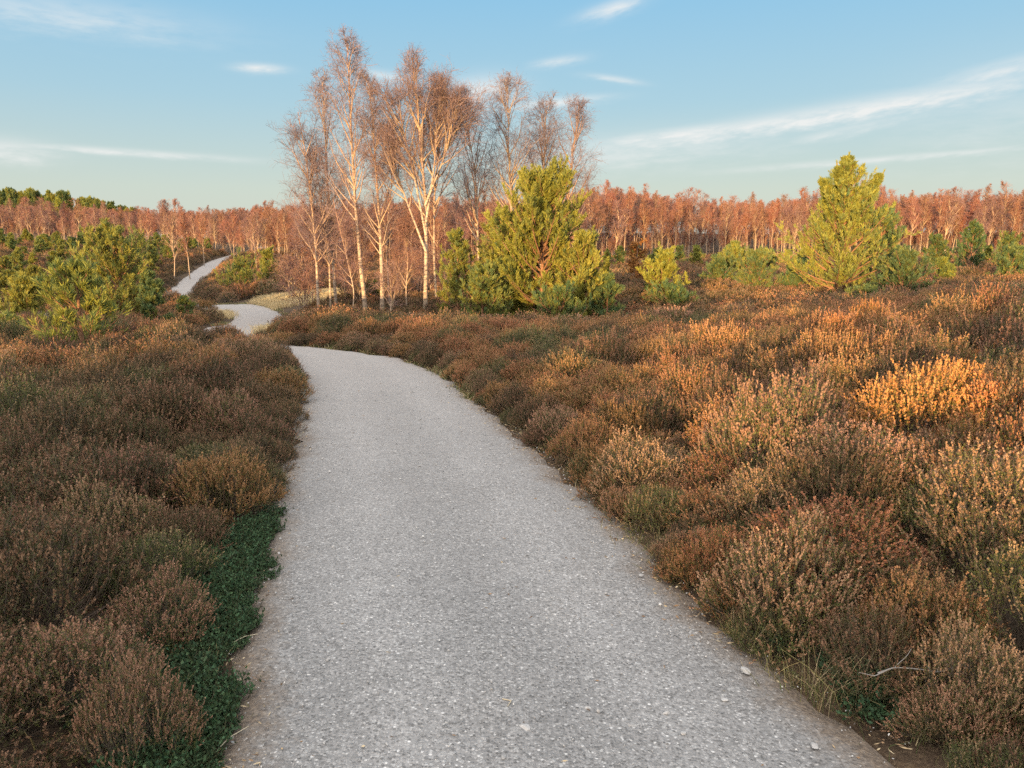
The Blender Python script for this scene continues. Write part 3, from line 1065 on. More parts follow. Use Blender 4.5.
# tufts that stand out
for (u, v, h, n, lab) in [(828, 690, .26, 80, 'straw-coloured grass tuft standing in the heather by the lower right path edge'),
                          (788, 672, .15, 50, 'short yellowed grass tuft at the path edge next to the straw tuft'),
                          (738, 628, .15, 70, 'green and straw grass tuft under the rounded pinkish heather'),
                          (768, 640, .17, 40, 'thin pale grass tuft arching over the gravel litter'),
                          (475, 395, .2, 60, 'grass tuft on the outer side of the path bend')]:
    p = pixz(u, v, 0.02)
    mb = grass('grass_tuft', np.array([0.0]), np.array([0.0]), np.array([0.0]), n, h, .0032, STRAW + GREENISH[:2], 0.55, 0.05)
    mb.location = (p[0], p[1], gz(p[0], p[1]))
    tag(mb, lab, 'grass tuft', 'grass tufts along the right path edge')

# low green carpet between path and left bank: one object of small leafy sprigs
def sprig_patch(seed):
    mb = MB()
    n = 55
    b = np.c_[rng.uniform(-.06, .06, (n, 2)), np.zeros(n)]
    P = np.stack([b, b + np.c_[rng.normal(size=(n, 2)) * .012, np.full(n, .03)], b + np.c_[rng.normal(size=(n, 2)) * .03, rng.uniform(.04, .085, n)]], 1)
    ribbons(mb, P, .0025, .0015, (.06, .06, .03))
    t = rng.uniform(.35, 1, (n, 9))
    i = np.minimum((t * 2).astype(int), 1)
    f_ = (t * 2 - i)[..., None]
    m_ = np.arange(n)[:, None]
    p = P[m_, i] * (1 - f_) + P[m_, i + 1] * f_
    D = unit(rng.normal(size=p.shape) + np.array([0, 0, .5]))
    c = np.array([.040, .085, .042]) * rng.uniform(.45, 1.6, (n * 9, 1)) + np.array([.02, .015, 0]) * rng.random((n * 9, 1))
    blades(mb, p.reshape(-1, 3), D.reshape(-1, 3), rng.uniform(.010, .018, n * 9), .009, c)
    return mb


sprigs = []
for n, (u, v, lab) in enumerate([(178, 690, 'dark green leafy sprig clump in the carpet beside the gravel at lower left'), (222, 574, 'deep green leafy clump where the left carpet ends under the heather'),
                                 (868, 705, 'small green leafy plant among litter at the lower right path edge')]):
    p = pixz(u, v, 0.03)
    o = sprig_patch(n).obj('leafy_plant', M_leafy)
    o.location = (p[0], p[1], gz(p[0], p[1]))
    o.scale = (1.3, 1.3, 1.2)
    tag(o, lab, 'plant')
    sprigs.append(o)
x, y = [], []
for kq in range(len(CE)):
    ey = LE[kq, 1]
    if 1.2 < ey < 4.4:
        wd = 0.30 + 0.10 * math.sin(ey * 5.0) if ey < 3.0 else 0.26 + 0.1 * math.sin(ey * 4)
        wd *= 0.45 if 2.98 < ey < 3.16 else 1
        if ey > 3.9:
            wd *= 0.6
        for _ in range(22):
            a = random.uniform(0.05, wd) if random.random() < .8 else random.uniform(-.02, wd + .15)
            if math.sin(a * 17 + ey * 11) + random.gauss(0, .7) < -.55:
                continue
            x.append(LE[kq, 0] - NR[kq, 0] * a + random.gauss(0, .02))
            y.append(LE[kq, 1] - NR[kq, 1] * a + random.gauss(0, .05))
# a few smaller patches on the right
for (u, v, r, n) in [(888, 706, .06, 7), (785, 636, .05, 6), (712, 540, .06, 6), (612, 478, .06, 5), (270, 458, .06, 6)]:
    p = pixz(u, v, 0)
    for _ in range(n):
        x.append(p[0] + random.gauss(0, r))
        y.append(p[1] + random.gauss(0, r))
x, y = np.array(x), np.array(y)
rt = np.zeros((len(x), 3))
rt[:, 2] = rng.uniform(0, 6.28, len(x))
scatter('green_carpet', np.stack([x, y, np.maximum(ground_z(x, y), H(x, y)) - 0.004], 1), rt, rng.uniform(.7, 1.25, len(x)), rng.integers(0, 3, len(x)), [[s] for s in sprigs])

# brown plant litter lying along the gravel's edges and thinly over it
kk = rng.integers(0, len(CE), 40000)
kk = kk[(CE[kk, 1] > 1.0) & (CE[kk, 1] < 9)][:15000]
sd_ = np.where(rng.random(len(kk)) < .62, 1, -1)
ww = np.where(rng.random(len(kk)) < .93, 1.03 + rng.normal(size=len(kk)) * .08, rng.uniform(0, 1, len(kk)))
x = CE[kk, 0] + NR[kk, 0] * sd_ * HW[kk] * ww + rng.normal(size=len(kk)) * .03
y = CE[kk, 1] + NR[kk, 1] * sd_ * HW[kk] * ww + rng.normal(size=len(kk)) * .03
p = np.stack([x, y, np.maximum(path_z(x, y) + .012 * (1 - np.clip(ww, 0, 1) ** 2) - .012, ground_z(x, y)) + .006], 1)
D = unit(np.c_[rng.normal(size=(len(x), 2)), rng.normal(size=len(x)) * .15])
mb = MB()
blades(mb, p, D, rng.uniform(.008, .035, len(x)), rng.uniform(.003, .008, len(x)), np.array([(.26, .16, .09), (.38, .27, .16), (.16, .10, .06), (.50, .40, .26)])[rng.integers(0, 4, len(x))])
o = mb.obj('plant_litter', M_dead)
o['kind'] = 'stuff'

# ------------------------------------------------------------------ dead branch, twigs
def polytube(mb, pts, r0, r1, col):
    tubes(mb, spline(pts, 14)[None], r0, r1, 6, col)


p0 = pix(922, 668, 2.42)
mb = MB()
GREY = (.25, .23, .21)
polytube(mb, [(-.16, 0, .03), (-.09, .02, .045), (0, .0, .05), (.05, -.01, .04), (.14, .02, .05)], .0034, .002, GREY)
polytube(mb, [(0.03, 0, .045), (.015, .02, .08), (.03, .03, .12)], .0025, .001, GREY)
polytube(mb, [(-.09, .02, .045), (-.03, .05, .085), (.0, .08, .10)], .002, .0009, GREY)
polytube(mb, [(.05, -.01, .04), (.11, .06, .09), (.19, .09, .15)], .002, .0009, GREY)
polytube(mb, [(-.12, .01, .04), (-.18, -.02, .03), (-.24, -.02, .05)], .003, .001, GREY)
br = mb.obj('dead_branch', M_dead, smooth=True)
br.location = (p0[0], p0[1], p0[2] - 0.04)
br.scale = (.95, .95, .7)
tag(br, 'bare twisted grey branch caught in the heather at lower right', 'branch')
for (u, v, rz, L, lab) in [(232, 743, 1.15, .15, 'thin pale straw stalk on the gravel at lower left'), (246, 640, .7, .10, 'short pale twig poking from the green carpet onto the gravel'), (258, 678, 2.3, .12, 'curved brown twig at the left gravel edge'),
                           (505, 704, -1.2, .05, 'small curved stalk on open gravel')]:
    p = pixz(u, v, 0.03)
    mb = MB()
    polytube(mb, [(-L / 2, 0, .003), (0, .012 * (1 if 'curved' not in lab else 2), .006), (L / 2, 0, .004)], .0022, .0012, (.48, .42, .30) if 'pale' in lab or 'stalk' in lab else (.2, .14, .1))
    o = mb.obj('twig', M_dead)
    o.location = (p[0], p[1], float(path_z(p[0], p[1])[0]) + .004)
    o.rotation_euler = (0, 0, rz)
    tag(o, lab, 'twig')

# ------------------------------------------------------------------ pines
YG, DG = np.array([.265, .250, .044]), np.array([.080, .132, .056])


def pine_parts(leaders, levels, half, n_br, n_sub, n_need, nl, nw, tone=0.5, trunk_r=.06, el0=8, el1=58, bare=0.06, sub_len=.42):
    """leaders: list of (polyline, scale of its branch length, start t). half(t): crown half width at height t of the main leader"""
    tr, cr, lb = MB(), MB(), MB()
    main = np.array(leaders[0][0])
    zt = main[-1][2]
    allb = []
    for li, (pl, bs, ts) in enumerate(leaders):
        Pm = spline(pl, 18)
        tubes(tr, Pm[None], trunk_r * (1 if li == 0 else .55), .012, 9, (1, 1, 1))
        hs = np.linspace(ts, .945 if li == 0 else .88, levels) + rng.normal(size=(levels)) * 0.008
        for h in hs:
            h = min(max(h, 0.03), .99)
            idx = h * 17
            i = min(int(idx), 16)
            b = Pm[i] * (1 - idx + i) + Pm[i + 1] * (idx - i)
            tz = b[2] / zt
            for k_ in range(n_br + 1):
                a = random.uniform(0, 6.28)
                el = R(el0 + (el1 - el0) * tz ** 1.1 + random.gauss(0, 7))
                L = half(tz) * bs * random.uniform(.5, 1.2) / max(.5, math.cos(el * .8))
                d = np.array([math.cos(a) * math.cos(el), math.sin(a) * math.cos(el), math.sin(el)])
                pts = [b]
                for s in range(6):
                    d = unit(d + np.array([0, 0, .085]) + rng.normal(size=3) * .05)
                    pts.append(pts[-1] + d * L / 6)
                allb.append(np.array(pts))
    B = np.array(allb)
    LB = np.linalg.norm(B[:, -1] - B[:, 0], axis=1)
    tubes(lb, B, np.clip(LB * .016, .006, .03), .004, 5, (1, 1, 1))
    S, t = grow(B, int(n_sub * 1.7), .2, 1.0, np.clip(LB * sub_len, .1, .5), R(44), .34, 4, .1, .45)
    ribbons(lb, S, .008, .004, (1, 1, 1))
    # shoots: the sub branches plus each branch's own end
    E = np.stack([B[:, 4] * .5 + B[:, 5] * .5, B[:, 5], B[:, 5] * .4 + B[:, 6] * .6, B[:, 6]], 1)
    tops = []
    for (pl, bs, ts) in leaders:
        e = np.array(pl[-1], float)
        for j_ in range(3):
            dl = unit(e - np.array(pl[-2], float)) * nl / .08
            tops.append([e - dl * .5, e - dl * .33, e - dl * .16, e])
    S = np.concatenate([S, E, np.array(tops)])
    n = len(S)
    n_need = int(n_need * 1.7)
    tt = 1 - rng.random((n, n_need)) ** 1.4 * .85
    i = np.minimum((tt * 3).astype(int), 2)
    f_ = (tt * 3 - i)[..., None]
    m_ = np.arange(n)[:, None]
    p = S[m_, i] * (1 - f_) + S[m_, i + 1] * f_
    T = unit(S[m_, i + 1] - S[m_, i])
    flare = np.full((n, 1, 1), .65)
    flare[-len(tops):] = .28
    D = unit(T * .95 + rperp(T) * flare + np.array([0, 0, .2]))
    cm = np.clip(tone + rng.normal(size=(n, 1, 1)) * .28 + rng.normal(size=(n, n_need, 1)) * .1, 0, 1)
    c = DG * (1 - cm) + YG * cm
    blades(cr, p.reshape(-1, 3), D.reshape(-1, 3), rng.uniform(.75, 1.25, n * n_need) * nl * 1.15, nw * 1.25, c.reshape(-1, 3), (c * 1.15).reshape(-1, 3))
    return tr, lb, cr


def pine_thing(label, group, *a, **k):
    tr, lb, cr = pine_parts(*a, **k)
    r = thing('pine_tree', label, 'pine tree', (0, 0, 0), group)
    tr.obj('trunk', M_pbark, r, smooth=True)
    lb.obj('branchwork', M_pbark, r, smooth=True)
    cr.obj('crown', M_needle, r)
    return r


def conic(w, p=0.8, belly=.22):
    return lambda t: w * (min(1, (t + .1) / (belly + .1)) ** .6) * max(.05, (1 - t)) ** p


def base_at(u, v, Yd):
    """stands on the ground at distance Yd in column u"""
    x = pix(u, v, Yd)[0]
    return np.array([x, Yd, gz(x, Yd) - .04])


def pine_at(u, vtop, Yd, wpx, label, group=None, lean=(0, 0), p=.75, belly=.25, levels=15, n_br=6, n_sub=6, n_need=16, nl=.085, nw=.011, tone=.5, extra=(), sub_len=.42, **k):
    b = base_at(u, vtop, Yd)
    top = pix(u, vtop, Yd)
    hh = (top[2] - b[2]) * .89 - nl * .6
    pl = [(0, 0, 0), (lean[0] * .4, lean[1] * .4, hh * .35), (lean[0] * .8, lean[1] * .8, hh * .7), (lean[0], lean[1], hh)]
    leaders = [(pl, 1.0, .05)]
    for (du, dv, t0, bs) in extra:
        e = (pix(u + du, dv, Yd) - b) * np.array([1, 1, .91])
        s0 = np.array([0, 0, hh * t0])
        leaders.append(([s0, s0 * .6 + e * .4 + np.array([0, 0, -hh * .05]), e * .8 + s0 * .2, e], bs, .3))
    r = pine_thing(label, group, leaders, levels, conic(wpx * Yd / F / 2, p, belly), n_br, n_sub, n_need, nl, nw, tone=tone, trunk_r=.018 * hh + .01, sub_len=sub_len, **k)
    r.location = tuple(b)
    ch = {c.name.split('.')[0]: c for c in r.children}
    ch['branchwork'].parent = ch['trunk']          # the limbs grow from the trunk
    return r


# the pine thicket in the middle
pine_at(543, 166, 22, 160, 'tallest bushy yellow-green pine of the thicket in front of the birches', p=.55, belly=.3, levels=23, n_br=8, n_sub=9, n_need=22, tone=.95, nl=.095, nw=.014)
pine_at(503, 198, 23, 84, 'slender pine pressed against the tallest pine of the thicket', p=.6, levels=16, n_br=7, n_sub=7, n_need=16, tone=.62, nl=.09, nw=.013)
pine_at(457, 222, 22.5, 74, 'open pale young pine at the birch side of the thicket', p=.6, levels=13, n_br=5, n_sub=6, n_need=15, tone=.72, nl=.09, nw=.012)
pine_at(582, 226, 21.5, 92, 'bushy yellow pine on the side of the thicket away from the birches', p=.55, belly=.4, levels=12, n_br=7, n_sub=7, n_need=18, tone=.85, nl=.095, nw=.014)
pine_at(482, 262, 21, 70, 'low green pine at the foot of the slender pine', p=.5, levels=9, n_br=6, n_sub=6, n_need=16, tone=.45, nl=.09, nw=.013)
pine_at(608, 272, 21, 46, 'low blue-green pine tucked under the bushy yellow pine', p=.5, levels=9, n_br=6, n_sub=6, n_need=16, tone=.1, nl=.09, nw=.013)
pine_at(560, 296, 19.2, 90, 'flat dark pine sapling in the heather before the tallest pine', p=.4, levels=6, n_br=7, n_sub=6, n_need=14, tone=.25, nl=.085, nw=.012)
# the forked pine on the right
pine_at(851, 132, 24, 172, 'tall forked pine standing alone with a split top', p=1.15, belly=.18, levels=17, n_br=7, n_sub=8, n_need=17, tone=.7, nl=.105, nw=.014,
        extra=[(34, 158, .40, .26), (-13, 148, .5, .14), (-29, 166, .45, .24)], sub_len=.36)
pine_at(884, 205, 25.5, 76, 'dark green pine close behind the forked pine', p=.55, levels=12, n_br=6, n_sub=6, n_need=16, tone=.15, nl=.1, nw=.014)
pine_at(905, 252, 21.5, 66, 'blue-green young pine right beside the forked pine', p=.5, levels=10, n_br=6, n_sub=6, n_need=16, tone=.08, nl=.09, nw=.013)
pine_at(757, 250, 27, 56, 'dull green young pine halfway between the yellow pine and the forked pine', p=.55, levels=10, n_br=6, n_sub=5, n_need=15, tone=.2, nl=.09, nw=.013)
pine_at(664, 250, 25, 60, 'bright yellow young pine standing out before the red wood', p=.55, levels=11, n_br=7, n_sub=6, n_need=17, tone=1.0, nl=.09, nw=.013)
pine_at(676, 296, 23.5, 72, 'low green pine spreading below the bright yellow young pine', p=.45, levels=6, n_br=7, n_sub=6, n_need=14, tone=.2, nl=.09, nw=.013)
pine_at(975, 218, 40, 50, 'dark blue-green pine before the wood near the right rim', p=.6, levels=10, n_br=6, n_sub=5, n_need=14, tone=.08, nl=.13, nw=.02)
pine_at(938, 232, 42, 40, 'dark green pine next to the blue-green one before the wood', p=.6, levels=9, n_br=6, n_sub=5, n_need=14, tone=.15, nl=.13, nw=.02)
pine_at(945, 256, 30, 32, 'yellowish young pine below the dark green pair on the right', p=.6, levels=9, n_br=6, n_sub=5, n_need=14, tone=.65, nl=.1, nw=.015)
pine_at(1010, 232, 44, 44, 'green pine cut by the right rim before the wood', p=.6, levels=9, n_br=6, n_sub=5, n_need=14, tone=.3, nl=.13, nw=.02)
pine_at(870, 300, 19, 60, 'flat green pine sapling under the forked pine', p=.4, levels=5, n_br=7, n_sub=5, n_need=14, tone=.4, nl=.085, nw=.012)
pine_at(722, 258, 31, 46, 'dark green young pine between the bright yellow pine and the dull green one', p=.55, levels=9, n_br=6, n_sub=5, n_need=15, tone=.12, nl=.1, nw=.015)
pine_at(795, 262, 29, 44, 'blue-green young pine on the near side of the forked pine', p=.5, levels=9, n_br=6, n_sub=5, n_need=15, tone=.1, nl=.1, nw=.015)
pine_at(1012, 250, 33, 50, 'low dark pine at the right rim in front of the taller green one', p=.5, levels=9, n_br=6, n_sub=5, n_need=15, tone=.12, nl=.1, nw=.015)
# the left foreground pines
pine_at(74, 256, 10.2, 112, 'lone bright young pine with an orange stem in the near left heather', p=.6, belly=.2, levels=9, n_br=4, n_sub=5, n_need=15, tone=.62, nl=.085, nw=.0085)
pine_at(112, 226, 22, 120, 'taller feathery pine just behind the lone bright young pine', p=.55, levels=14, n_br=6, n_sub=6, n_need=18, tone=.6, nl=.1, nw=.013)
pine_at(24, 278, 20, 60, 'low bushy bright pine at the left rim', p=.45, levels=8, n_br=7, n_sub=6, n_need=16, tone=.8, nl=.09, nw=.012)
pine_at(152, 278, 20.5, 44, 'dark blue-green pine sapling at the end of the left crest', p=.5, levels=8, n_br=6, n_sub=6, n_need=16, tone=.05, nl=.085, nw=.012)
pine_at(184, 296, 23, 26, 'tiny green pine sapling beside the dry grass by the path', p=.5, levels=6, n_br=6, n_sub=5, n_need=14, tone=.3, nl=.07, nw=.011)
pine_at(0, 322, 11.5, 60, 'green pine sprig cut off by the left rim', p=.5, levels=6, n_br=5, n_sub=5, n_need=18, tone=.6, nl=.075, nw=.008)
pine_at(240, 268, 46, 56, 'round green pine bush on the far side of the path bend', p=.35, levels=6, n_br=8, n_sub=6, n_need=14, tone=.55, nl=.13, nw=.02)
pine_at(268, 248, 50, 36, 'yellow-green young pine left of the birch stems', p=.5, levels=9, n_br=6, n_sub=6, n_need=14, tone=.7, nl=.13, nw=.02)
pine_at(372, 290, 34, 40, 'low green pine among the birch stems', p=.45, levels=6, n_br=6, n_sub=5, n_need=14, tone=.35, nl=.1, nw=.015)

# the field of young pines: five kinds, copied
ykinds = []
for n in range(5):
    hh = 2.0
    r = pine_thing('young pine', None, [([(0, 0, 0), (.03, 0, .7), (.02, .03, 1.4), (0, 0, hh)], 1.0, .05)], 10, conic(.62 + .07 * n, .5 + .05 * (n % 3), .25), 6, 5, 12, .115, .019, tone=[.7, .45, .85, .3, .6][n], trunk_r=.04)
    ykinds.append(Kind(r))
n_y = 0
cand = []
for _ in range(6000):
    Yd = random.uniform(24, 112)
    u = random.uniform(-30, 215)
    x = (u - 512) / F * Yd
    if Yd < 118 and edge_dist(x, Yd)[0][0] > 2.0 and all((x - a) ** 2 + (Yd - b) ** 2 > (1.35 + .012 * Yd) ** 2 for a, b in cand) and not (u > 150 and Yd < 48):
        cand.append((x, Yd))
    if len(cand) >= 170:
        break
for x, Yd in sorted(cand, key=lambda c: c[1]):
    lab = 'young green pine in the nearer rows of the pine field beyond the left crest' if Yd < 50 else 'small young pine far back in the dense pine field before the red wood'
    ykinds[random.randrange(5)].place((x, Yd, gz(x, Yd) - .05), random.uniform(0, 6.28), random.uniform(.6, 1.1), lab, lab)
cand = []
for _ in range(3000):
    Yd = random.uniform(34, 88)
    u = random.choice([random.uniform(600, 800), random.uniform(880, 1060)])
    x = (u - 512) / F * Yd
    if all((x - a) ** 2 + (Yd - b) ** 2 > 3.2 ** 2 for a, b in cand):
        cand.append((x, Yd))
    if len(cand) >= 44:
        break
for x, Yd in cand:
    u = 512 + F * x / Yd
    lab = 'small young pine in the heath between the thicket and the forked pine' if u < 800 else 'small young pine in the heath beyond the forked pine'
    ykinds[random.randrange(5)].place((x, Yd, gz(x, Yd) - .05), random.uniform(0, 6.28), random.uniform(.55, 1.1), lab, lab)
# dark pines on the hill at the left
hill = []
for n in range(120):
    u = random.uniform(-40, 150)
    Yd = random.uniform(165, 215)
    x = (u - 512) / F * Yd
    vt = np.interp(u, [-40, 0, 40, 90, 130, 160], [188, 188, 191, 196, 204, 211]) + random.gauss(0, 2.0)
    top = pix(u, vt, Yd)[2]
    z = gz(x, Yd) - .3
    lab = 'tall pine in the row on the hill above the red wood'
    ykinds[n % 5].place((x, Yd, z), random.uniform(0, 6.28), ((top - z) / 2.3 * .62, (top - z) / 2.3 * .62, (top - z) / 2.3), lab, lab)

# ------------------------------------------------------------------ birches
PALE = np.array([.48, .365, .25])


def birch_parts(trunks, n1, n2, n3, n4, rad, r0, w=(1, 1), t0=.3, red=.5, ang=46, prof=None):
    tr, cr = MB(), MB()
    for li, pl in enumerate(trunks):
        Pm = spline(pl, 26)
        hh = np.linalg.norm(Pm[-1] - Pm[0])
        k_ = 1.0 if li == 0 else .72
        tubes(tr, Pm[None], r0 * (.72 if li == 0 else .36), .008, 9, PALE, np.array([.36, .2, .15]), .85)
        m1 = int(n1 * k_)
        t = np.sort(t0 + (.985 - t0) * rng.random(m1) ** .9)
        idx = t * 25
        i = np.minimum(idx.astype(int), 24)
        f_ = (idx - i)[:, None]
        b = Pm[i] * (1 - f_) + Pm[i + 1] * f_
        T = unit(Pm[i + 1] - Pm[i])
        a = R(ang) * rng.uniform(.7, 1.2, (m1, 1)) * (1.1 - .5 * t[:, None])
        d = unit(np.cos(a) * T + np.sin(a) * rperp(T))
        tn = (t - t0) / (1 - t0)
        L = rad * 1.5 * (1.0 - tn) ** .8 * (np.clip(tn + .35, 0, 1)) ** .5 * rng.uniform(.7, 1.25, m1) + .32
        pts = [b]
        for s in range(6):
            d = unit(d + np.array([0, 0, .11]) + rng.normal(size=d.shape) * .1)
            pts.append(pts[-1] + d * (L / 6)[:, None])
        B1 = np.stack(pts, 1)
        cb = np.array([.50, .35, .23]) * (1 - .4 * red)
        c2, c3 = np.array([.205, .155, .15]), np.array([.145, .112, .122])
        c2 = c2 * (1 - red) + np.array([.27, .125, .07]) * red
        c3 = c3 * (1 - red) + np.array([.235, .095, .055]) * red
        tubes(cr, B1, np.clip(L * .017, .006, .038) * w[0], .005 * w[0], 4, cb, c2)
        B2, _ = grow(B1, n2, .15, 1, np.clip(L * .5, .12, 1.4), R(42), .05, 5, .12, .4)
        ribbons(cr, B2, .016 * w[0], .009 * w[0], c2)
        L2 = np.repeat(L, n2)
        B3, _ = grow(B2, n3, .12, 1, np.clip(L2 * .42, .12, .6), R(44), -.01, 4, .16, .3)
        L3 = np.repeat(L2, n3)
        ribbons(cr, B3, .008 * w[1], .005 * w[1], c3 * 1.1, c3)
        if n4:
            B4, _ = grow(B3, n4, .15, 1, np.clip(L3 * .26, .08, .36), R(45), -.06, 3, .16, .3)
            ribbons(cr, B4, .0052 * w[1], .0036 * w[1], c3)
    return tr, cr


def birch_thing(label, group, *a, **k):
    tr, cr = birch_parts(*a, **k)
    r = thing('birch_tree', label, 'birch tree', (0, 0, 0), group)
    tr.obj('trunk', M_bark, r, smooth=True)
    cr.obj('crown', M_twig, r)
    return r


def birch_at(Yd, pl_px, label, rad=1.5, r0=.1, n1=34, forks=(), n2=7, n3=6, n4=2, **k):
    """pl_px: trunk pixels from base to top"""
    u0 = pl_px[0][0]
    b = base_at(u0, 320, Yd)
    P = [np.zeros(3)] + [pix(u, v, Yd + 0.25 * math.sin(i * 1.7)) - b for i, (u, v) in enumerate(pl_px[1:])]
    tr = [P]
    for fk in forks:
        tr.append([pix(u, v, Yd - .2 + .25 * i) - b for i, (u, v) in enumerate(fk)])
    r = birch_thing(label, None, tr, n1, n2, n3, n4, rad, r0, **k)
    r.location = tuple(b)
    return r


birch_at(27.5, [(319, 292), (316, 250), (311, 200), (305, 150), (298, 112)], 'leftmost birch of the tall grove, leaning with a wide drooping crown', rad=1.5, r0=.085, n1=32, t0=.28, red=.12)
birch_at(28.5, [(337, 300), (332, 245), (328, 190), (325, 130), (322, 76)], 'slim birch between the leaning birch and the tallest birch', rad=1.3, r0=.09, n1=32, red=.12)
birch_at(27.8, [(331, 300), (329, 255), (322, 205), (313, 150)], 'short thin birch stem hugging the slim birch', rad=1.0, r0=.06, n1=22, red=.12)
birch_at(26.5, [(367, 322), (361, 270), (355, 200), (351, 130), (347, 38)], 'tallest birch of the grove with a golden trunk', rad=1.55, r0=.125, n1=42, t0=.34, red=.12)
birch_at(26.5, [(382, 330), (382, 280), (380, 230), (376, 170), (369, 80)], 'stout pale-trunked birch next to the tallest birch', rad=1.25, r0=.12, n1=34, red=.12)
birch_at(27.0, [(391, 328), (388, 280), (386, 235), (391, 190), (396, 120)], 'thin birch touching the stout pale-trunked birch', rad=1.0, r0=.055, n1=24, red=.12)
birch_at(26.0, [(425, 330), (426, 260), (426, 205), (420, 140), (412, 58)], 'many-limbed birch with the broadest crown of the grove', rad=1.5, r0=.12, n1=34, t0=.36, red=.3,
         forks=[[(426, 222), (434, 168), (440, 98)], [(426, 236), (414, 175), (397, 104)], [(425, 206), (444, 158), (461, 106)], [(426, 252), (408, 205), (386, 140)]])
birch_at(27.5, [(437, 328), (434, 260), (434, 200), (440, 130), (440, 82)], 'birch stem just behind the broadest-crowned birch', rad=1.6, r0=.07, n1=34, red=.12)
birch_at(30, [(482, 320), (478, 250), (477, 190), (470, 140), (462, 96)], 'slanting birch rising behind the slender pine', rad=1.75, r0=.075, n1=38, red=.12)
birch_at(30, [(512, 320), (512, 240), (511, 190), (508, 140), (508, 80)], 'birch with a pointed crown behind the thicket', rad=1.65, r0=.1, n1=40, t0=.34, red=.12)
birch_at(32, [(540, 320), (541, 250), (543, 190), (545, 150), (546, 100)], 'thin birch whose top shows over the tallest pine', rad=1.6, r0=.065, n1=34, red=.12)
birch_at(32, [(566, 320), (567, 250), (569, 190), (573, 150), (579, 106)], 'last birch of the tall grove on the pine side', rad=1.75, r0=.085, n1=38, red=.12)
birch_at(26, [(352, 318), (354, 290), (345, 250), (333, 200)], 'bent thin birch stem crossing before the tallest birch', rad=.6, r0=.035, n1=14, red=.4)
birch_at(24.5, [(388, 338), (390, 318), (392, 290), (393, 270)], 'short white birch sapling at the foot of the stout birch', rad=.5, r0=.035, n1=14, n3=5, n4=2, red=.4)
birch_at(27, [(407, 318), (406, 290), (408, 262), (407, 225)], 'slim birch sapling between the stout and the broadest birch', rad=.8, r0=.045, n1=20, red=.6)
# red thicket saplings under the grove
for n, (u, vt) in enumerate([(300, 245), (313, 235), (345, 240), (418, 238), (445, 245), (398, 250), (430, 255), (290, 262), (305, 225), (360, 250), (455, 240)]):
    Yd = 29 + (n % 4) * 2.2
    b = base_at(u, 320, Yd)
    hh = pix(u, vt, Yd)[2] - b[2]
    r = birch_thing('rusty twiggy birch sapling in the undergrowth of the tall grove', 'birch saplings under the tall grove', [[(0, 0, 0), (.05, 0, hh * .4), (-.05, .1, hh * .7), (.05, 0, hh)], [(0, 0, .05), (.25, .1, hh * .4), (.4, .1, hh * .8)]],
                    16, 5, 4, 2, .8, .03, w=(1, 1.3), t0=.08, red=.55)
    r.location = tuple(b)

# far wood: six kinds, copied
bkinds = []
for n in range(7):
    hh = 8.0
    wob = lambda: random.uniform(-.25, .25)
    tr = [[(0, 0, 0), (wob(), wob(), 2.6), (wob(), wob(), 5.2), (wob() * 2, wob() * 2, hh)]]
    if n % 3 == 1:
        tr.append([(0, 0, 1.6), (.5, .1, 3.6), (.9, .3, 6.6)])
    r = birch_thing('birch', None, tr, 26, 6, 6, 0, 1.22 + .1 * n, .085, w=(1.5, 2.7), t0=.33, ang=42, red=[.55, .8, .65, .9, .45, .75, .6][n])
    bkinds.append(Kind(r))


def wood_Y(u):
    return float(np.interp(u, [-60, 150, 230, 300, 560, 640, 760, 1100], [128, 118, 92, 78, 80, 98, 104, 100]))


def wood_top(u):
    return float(np.interp(u, [-60, 0, 60, 130, 200, 270, 420, 560, 600, 640, 700, 760, 900, 1000, 1100], [202, 202, 204, 206, 209, 204, 202, 196, 186, 191, 199, 198, 193, 193, 192]))


SEC = [(130, 'in the left wood below the hill pines'), (300, 'in the wood where the far path vanishes'), (600, 'in the wood seen behind the tall grove'), (800, 'in the wood between the thicket and the forked pine'), (2000, 'in the wood beyond the forked pine')]
n_b = 0
for row in range(2):
    u = -40 + row * 4
    while u < 1068:
        Yd = wood_Y(u) + row * 6 + random.uniform(-3, 3)
        x = (u - 512) / F * Yd
        if edge_dist(x, Yd)[0][0] > .8:
            z = gz(x, Yd) - .1
            vt = wood_top(u) + random.gauss(1, 6.0) + (5 if row == 0 else 0)
            hh = pix(u, vt, Yd)[2] - z
            lab = 'bare russet birch ' + [s for lim, s in SEC if u < lim][0]
            bkinds[random.randrange(7)].place((x, Yd, z), random.uniform(0, 6.28), (hh / 8, hh / 8, hh / 8), lab, lab)
            n_b += 1
        u += random.uniform(5, 11.5)
# birches that stand apart before the wood
for (u, vb, vt, Yd, lab) in [(174, 279, 212, 60, 'thin golden birch beside the far path, first of two'), (190, 278, 208, 62, 'golden birch beside the far path, nearer the gravel'), (150, 254, 208, 85, 'forked birch at the head of the pine field'),
                             (204, 262, 213, 74, 'slim birch just above the far path'), (257, 272, 214, 64, 'forked birch above the round green pine bush'), (234, 262, 212, 72, 'birch at the spot where the far path vanishes'),
                             (46, 246, 206, 108, 'white-stemmed birch at the front of the left wood')]:
    x = pix(u, vb, Yd)[0]
    z = gz(x, Yd) - .08
    hh = pix(u, vt, Yd)[2] - z
    bkinds[random.randrange(7)].place((x, Yd, z), random.uniform(0, 6.28), (hh / 8, hh / 8, hh / 8), lab)
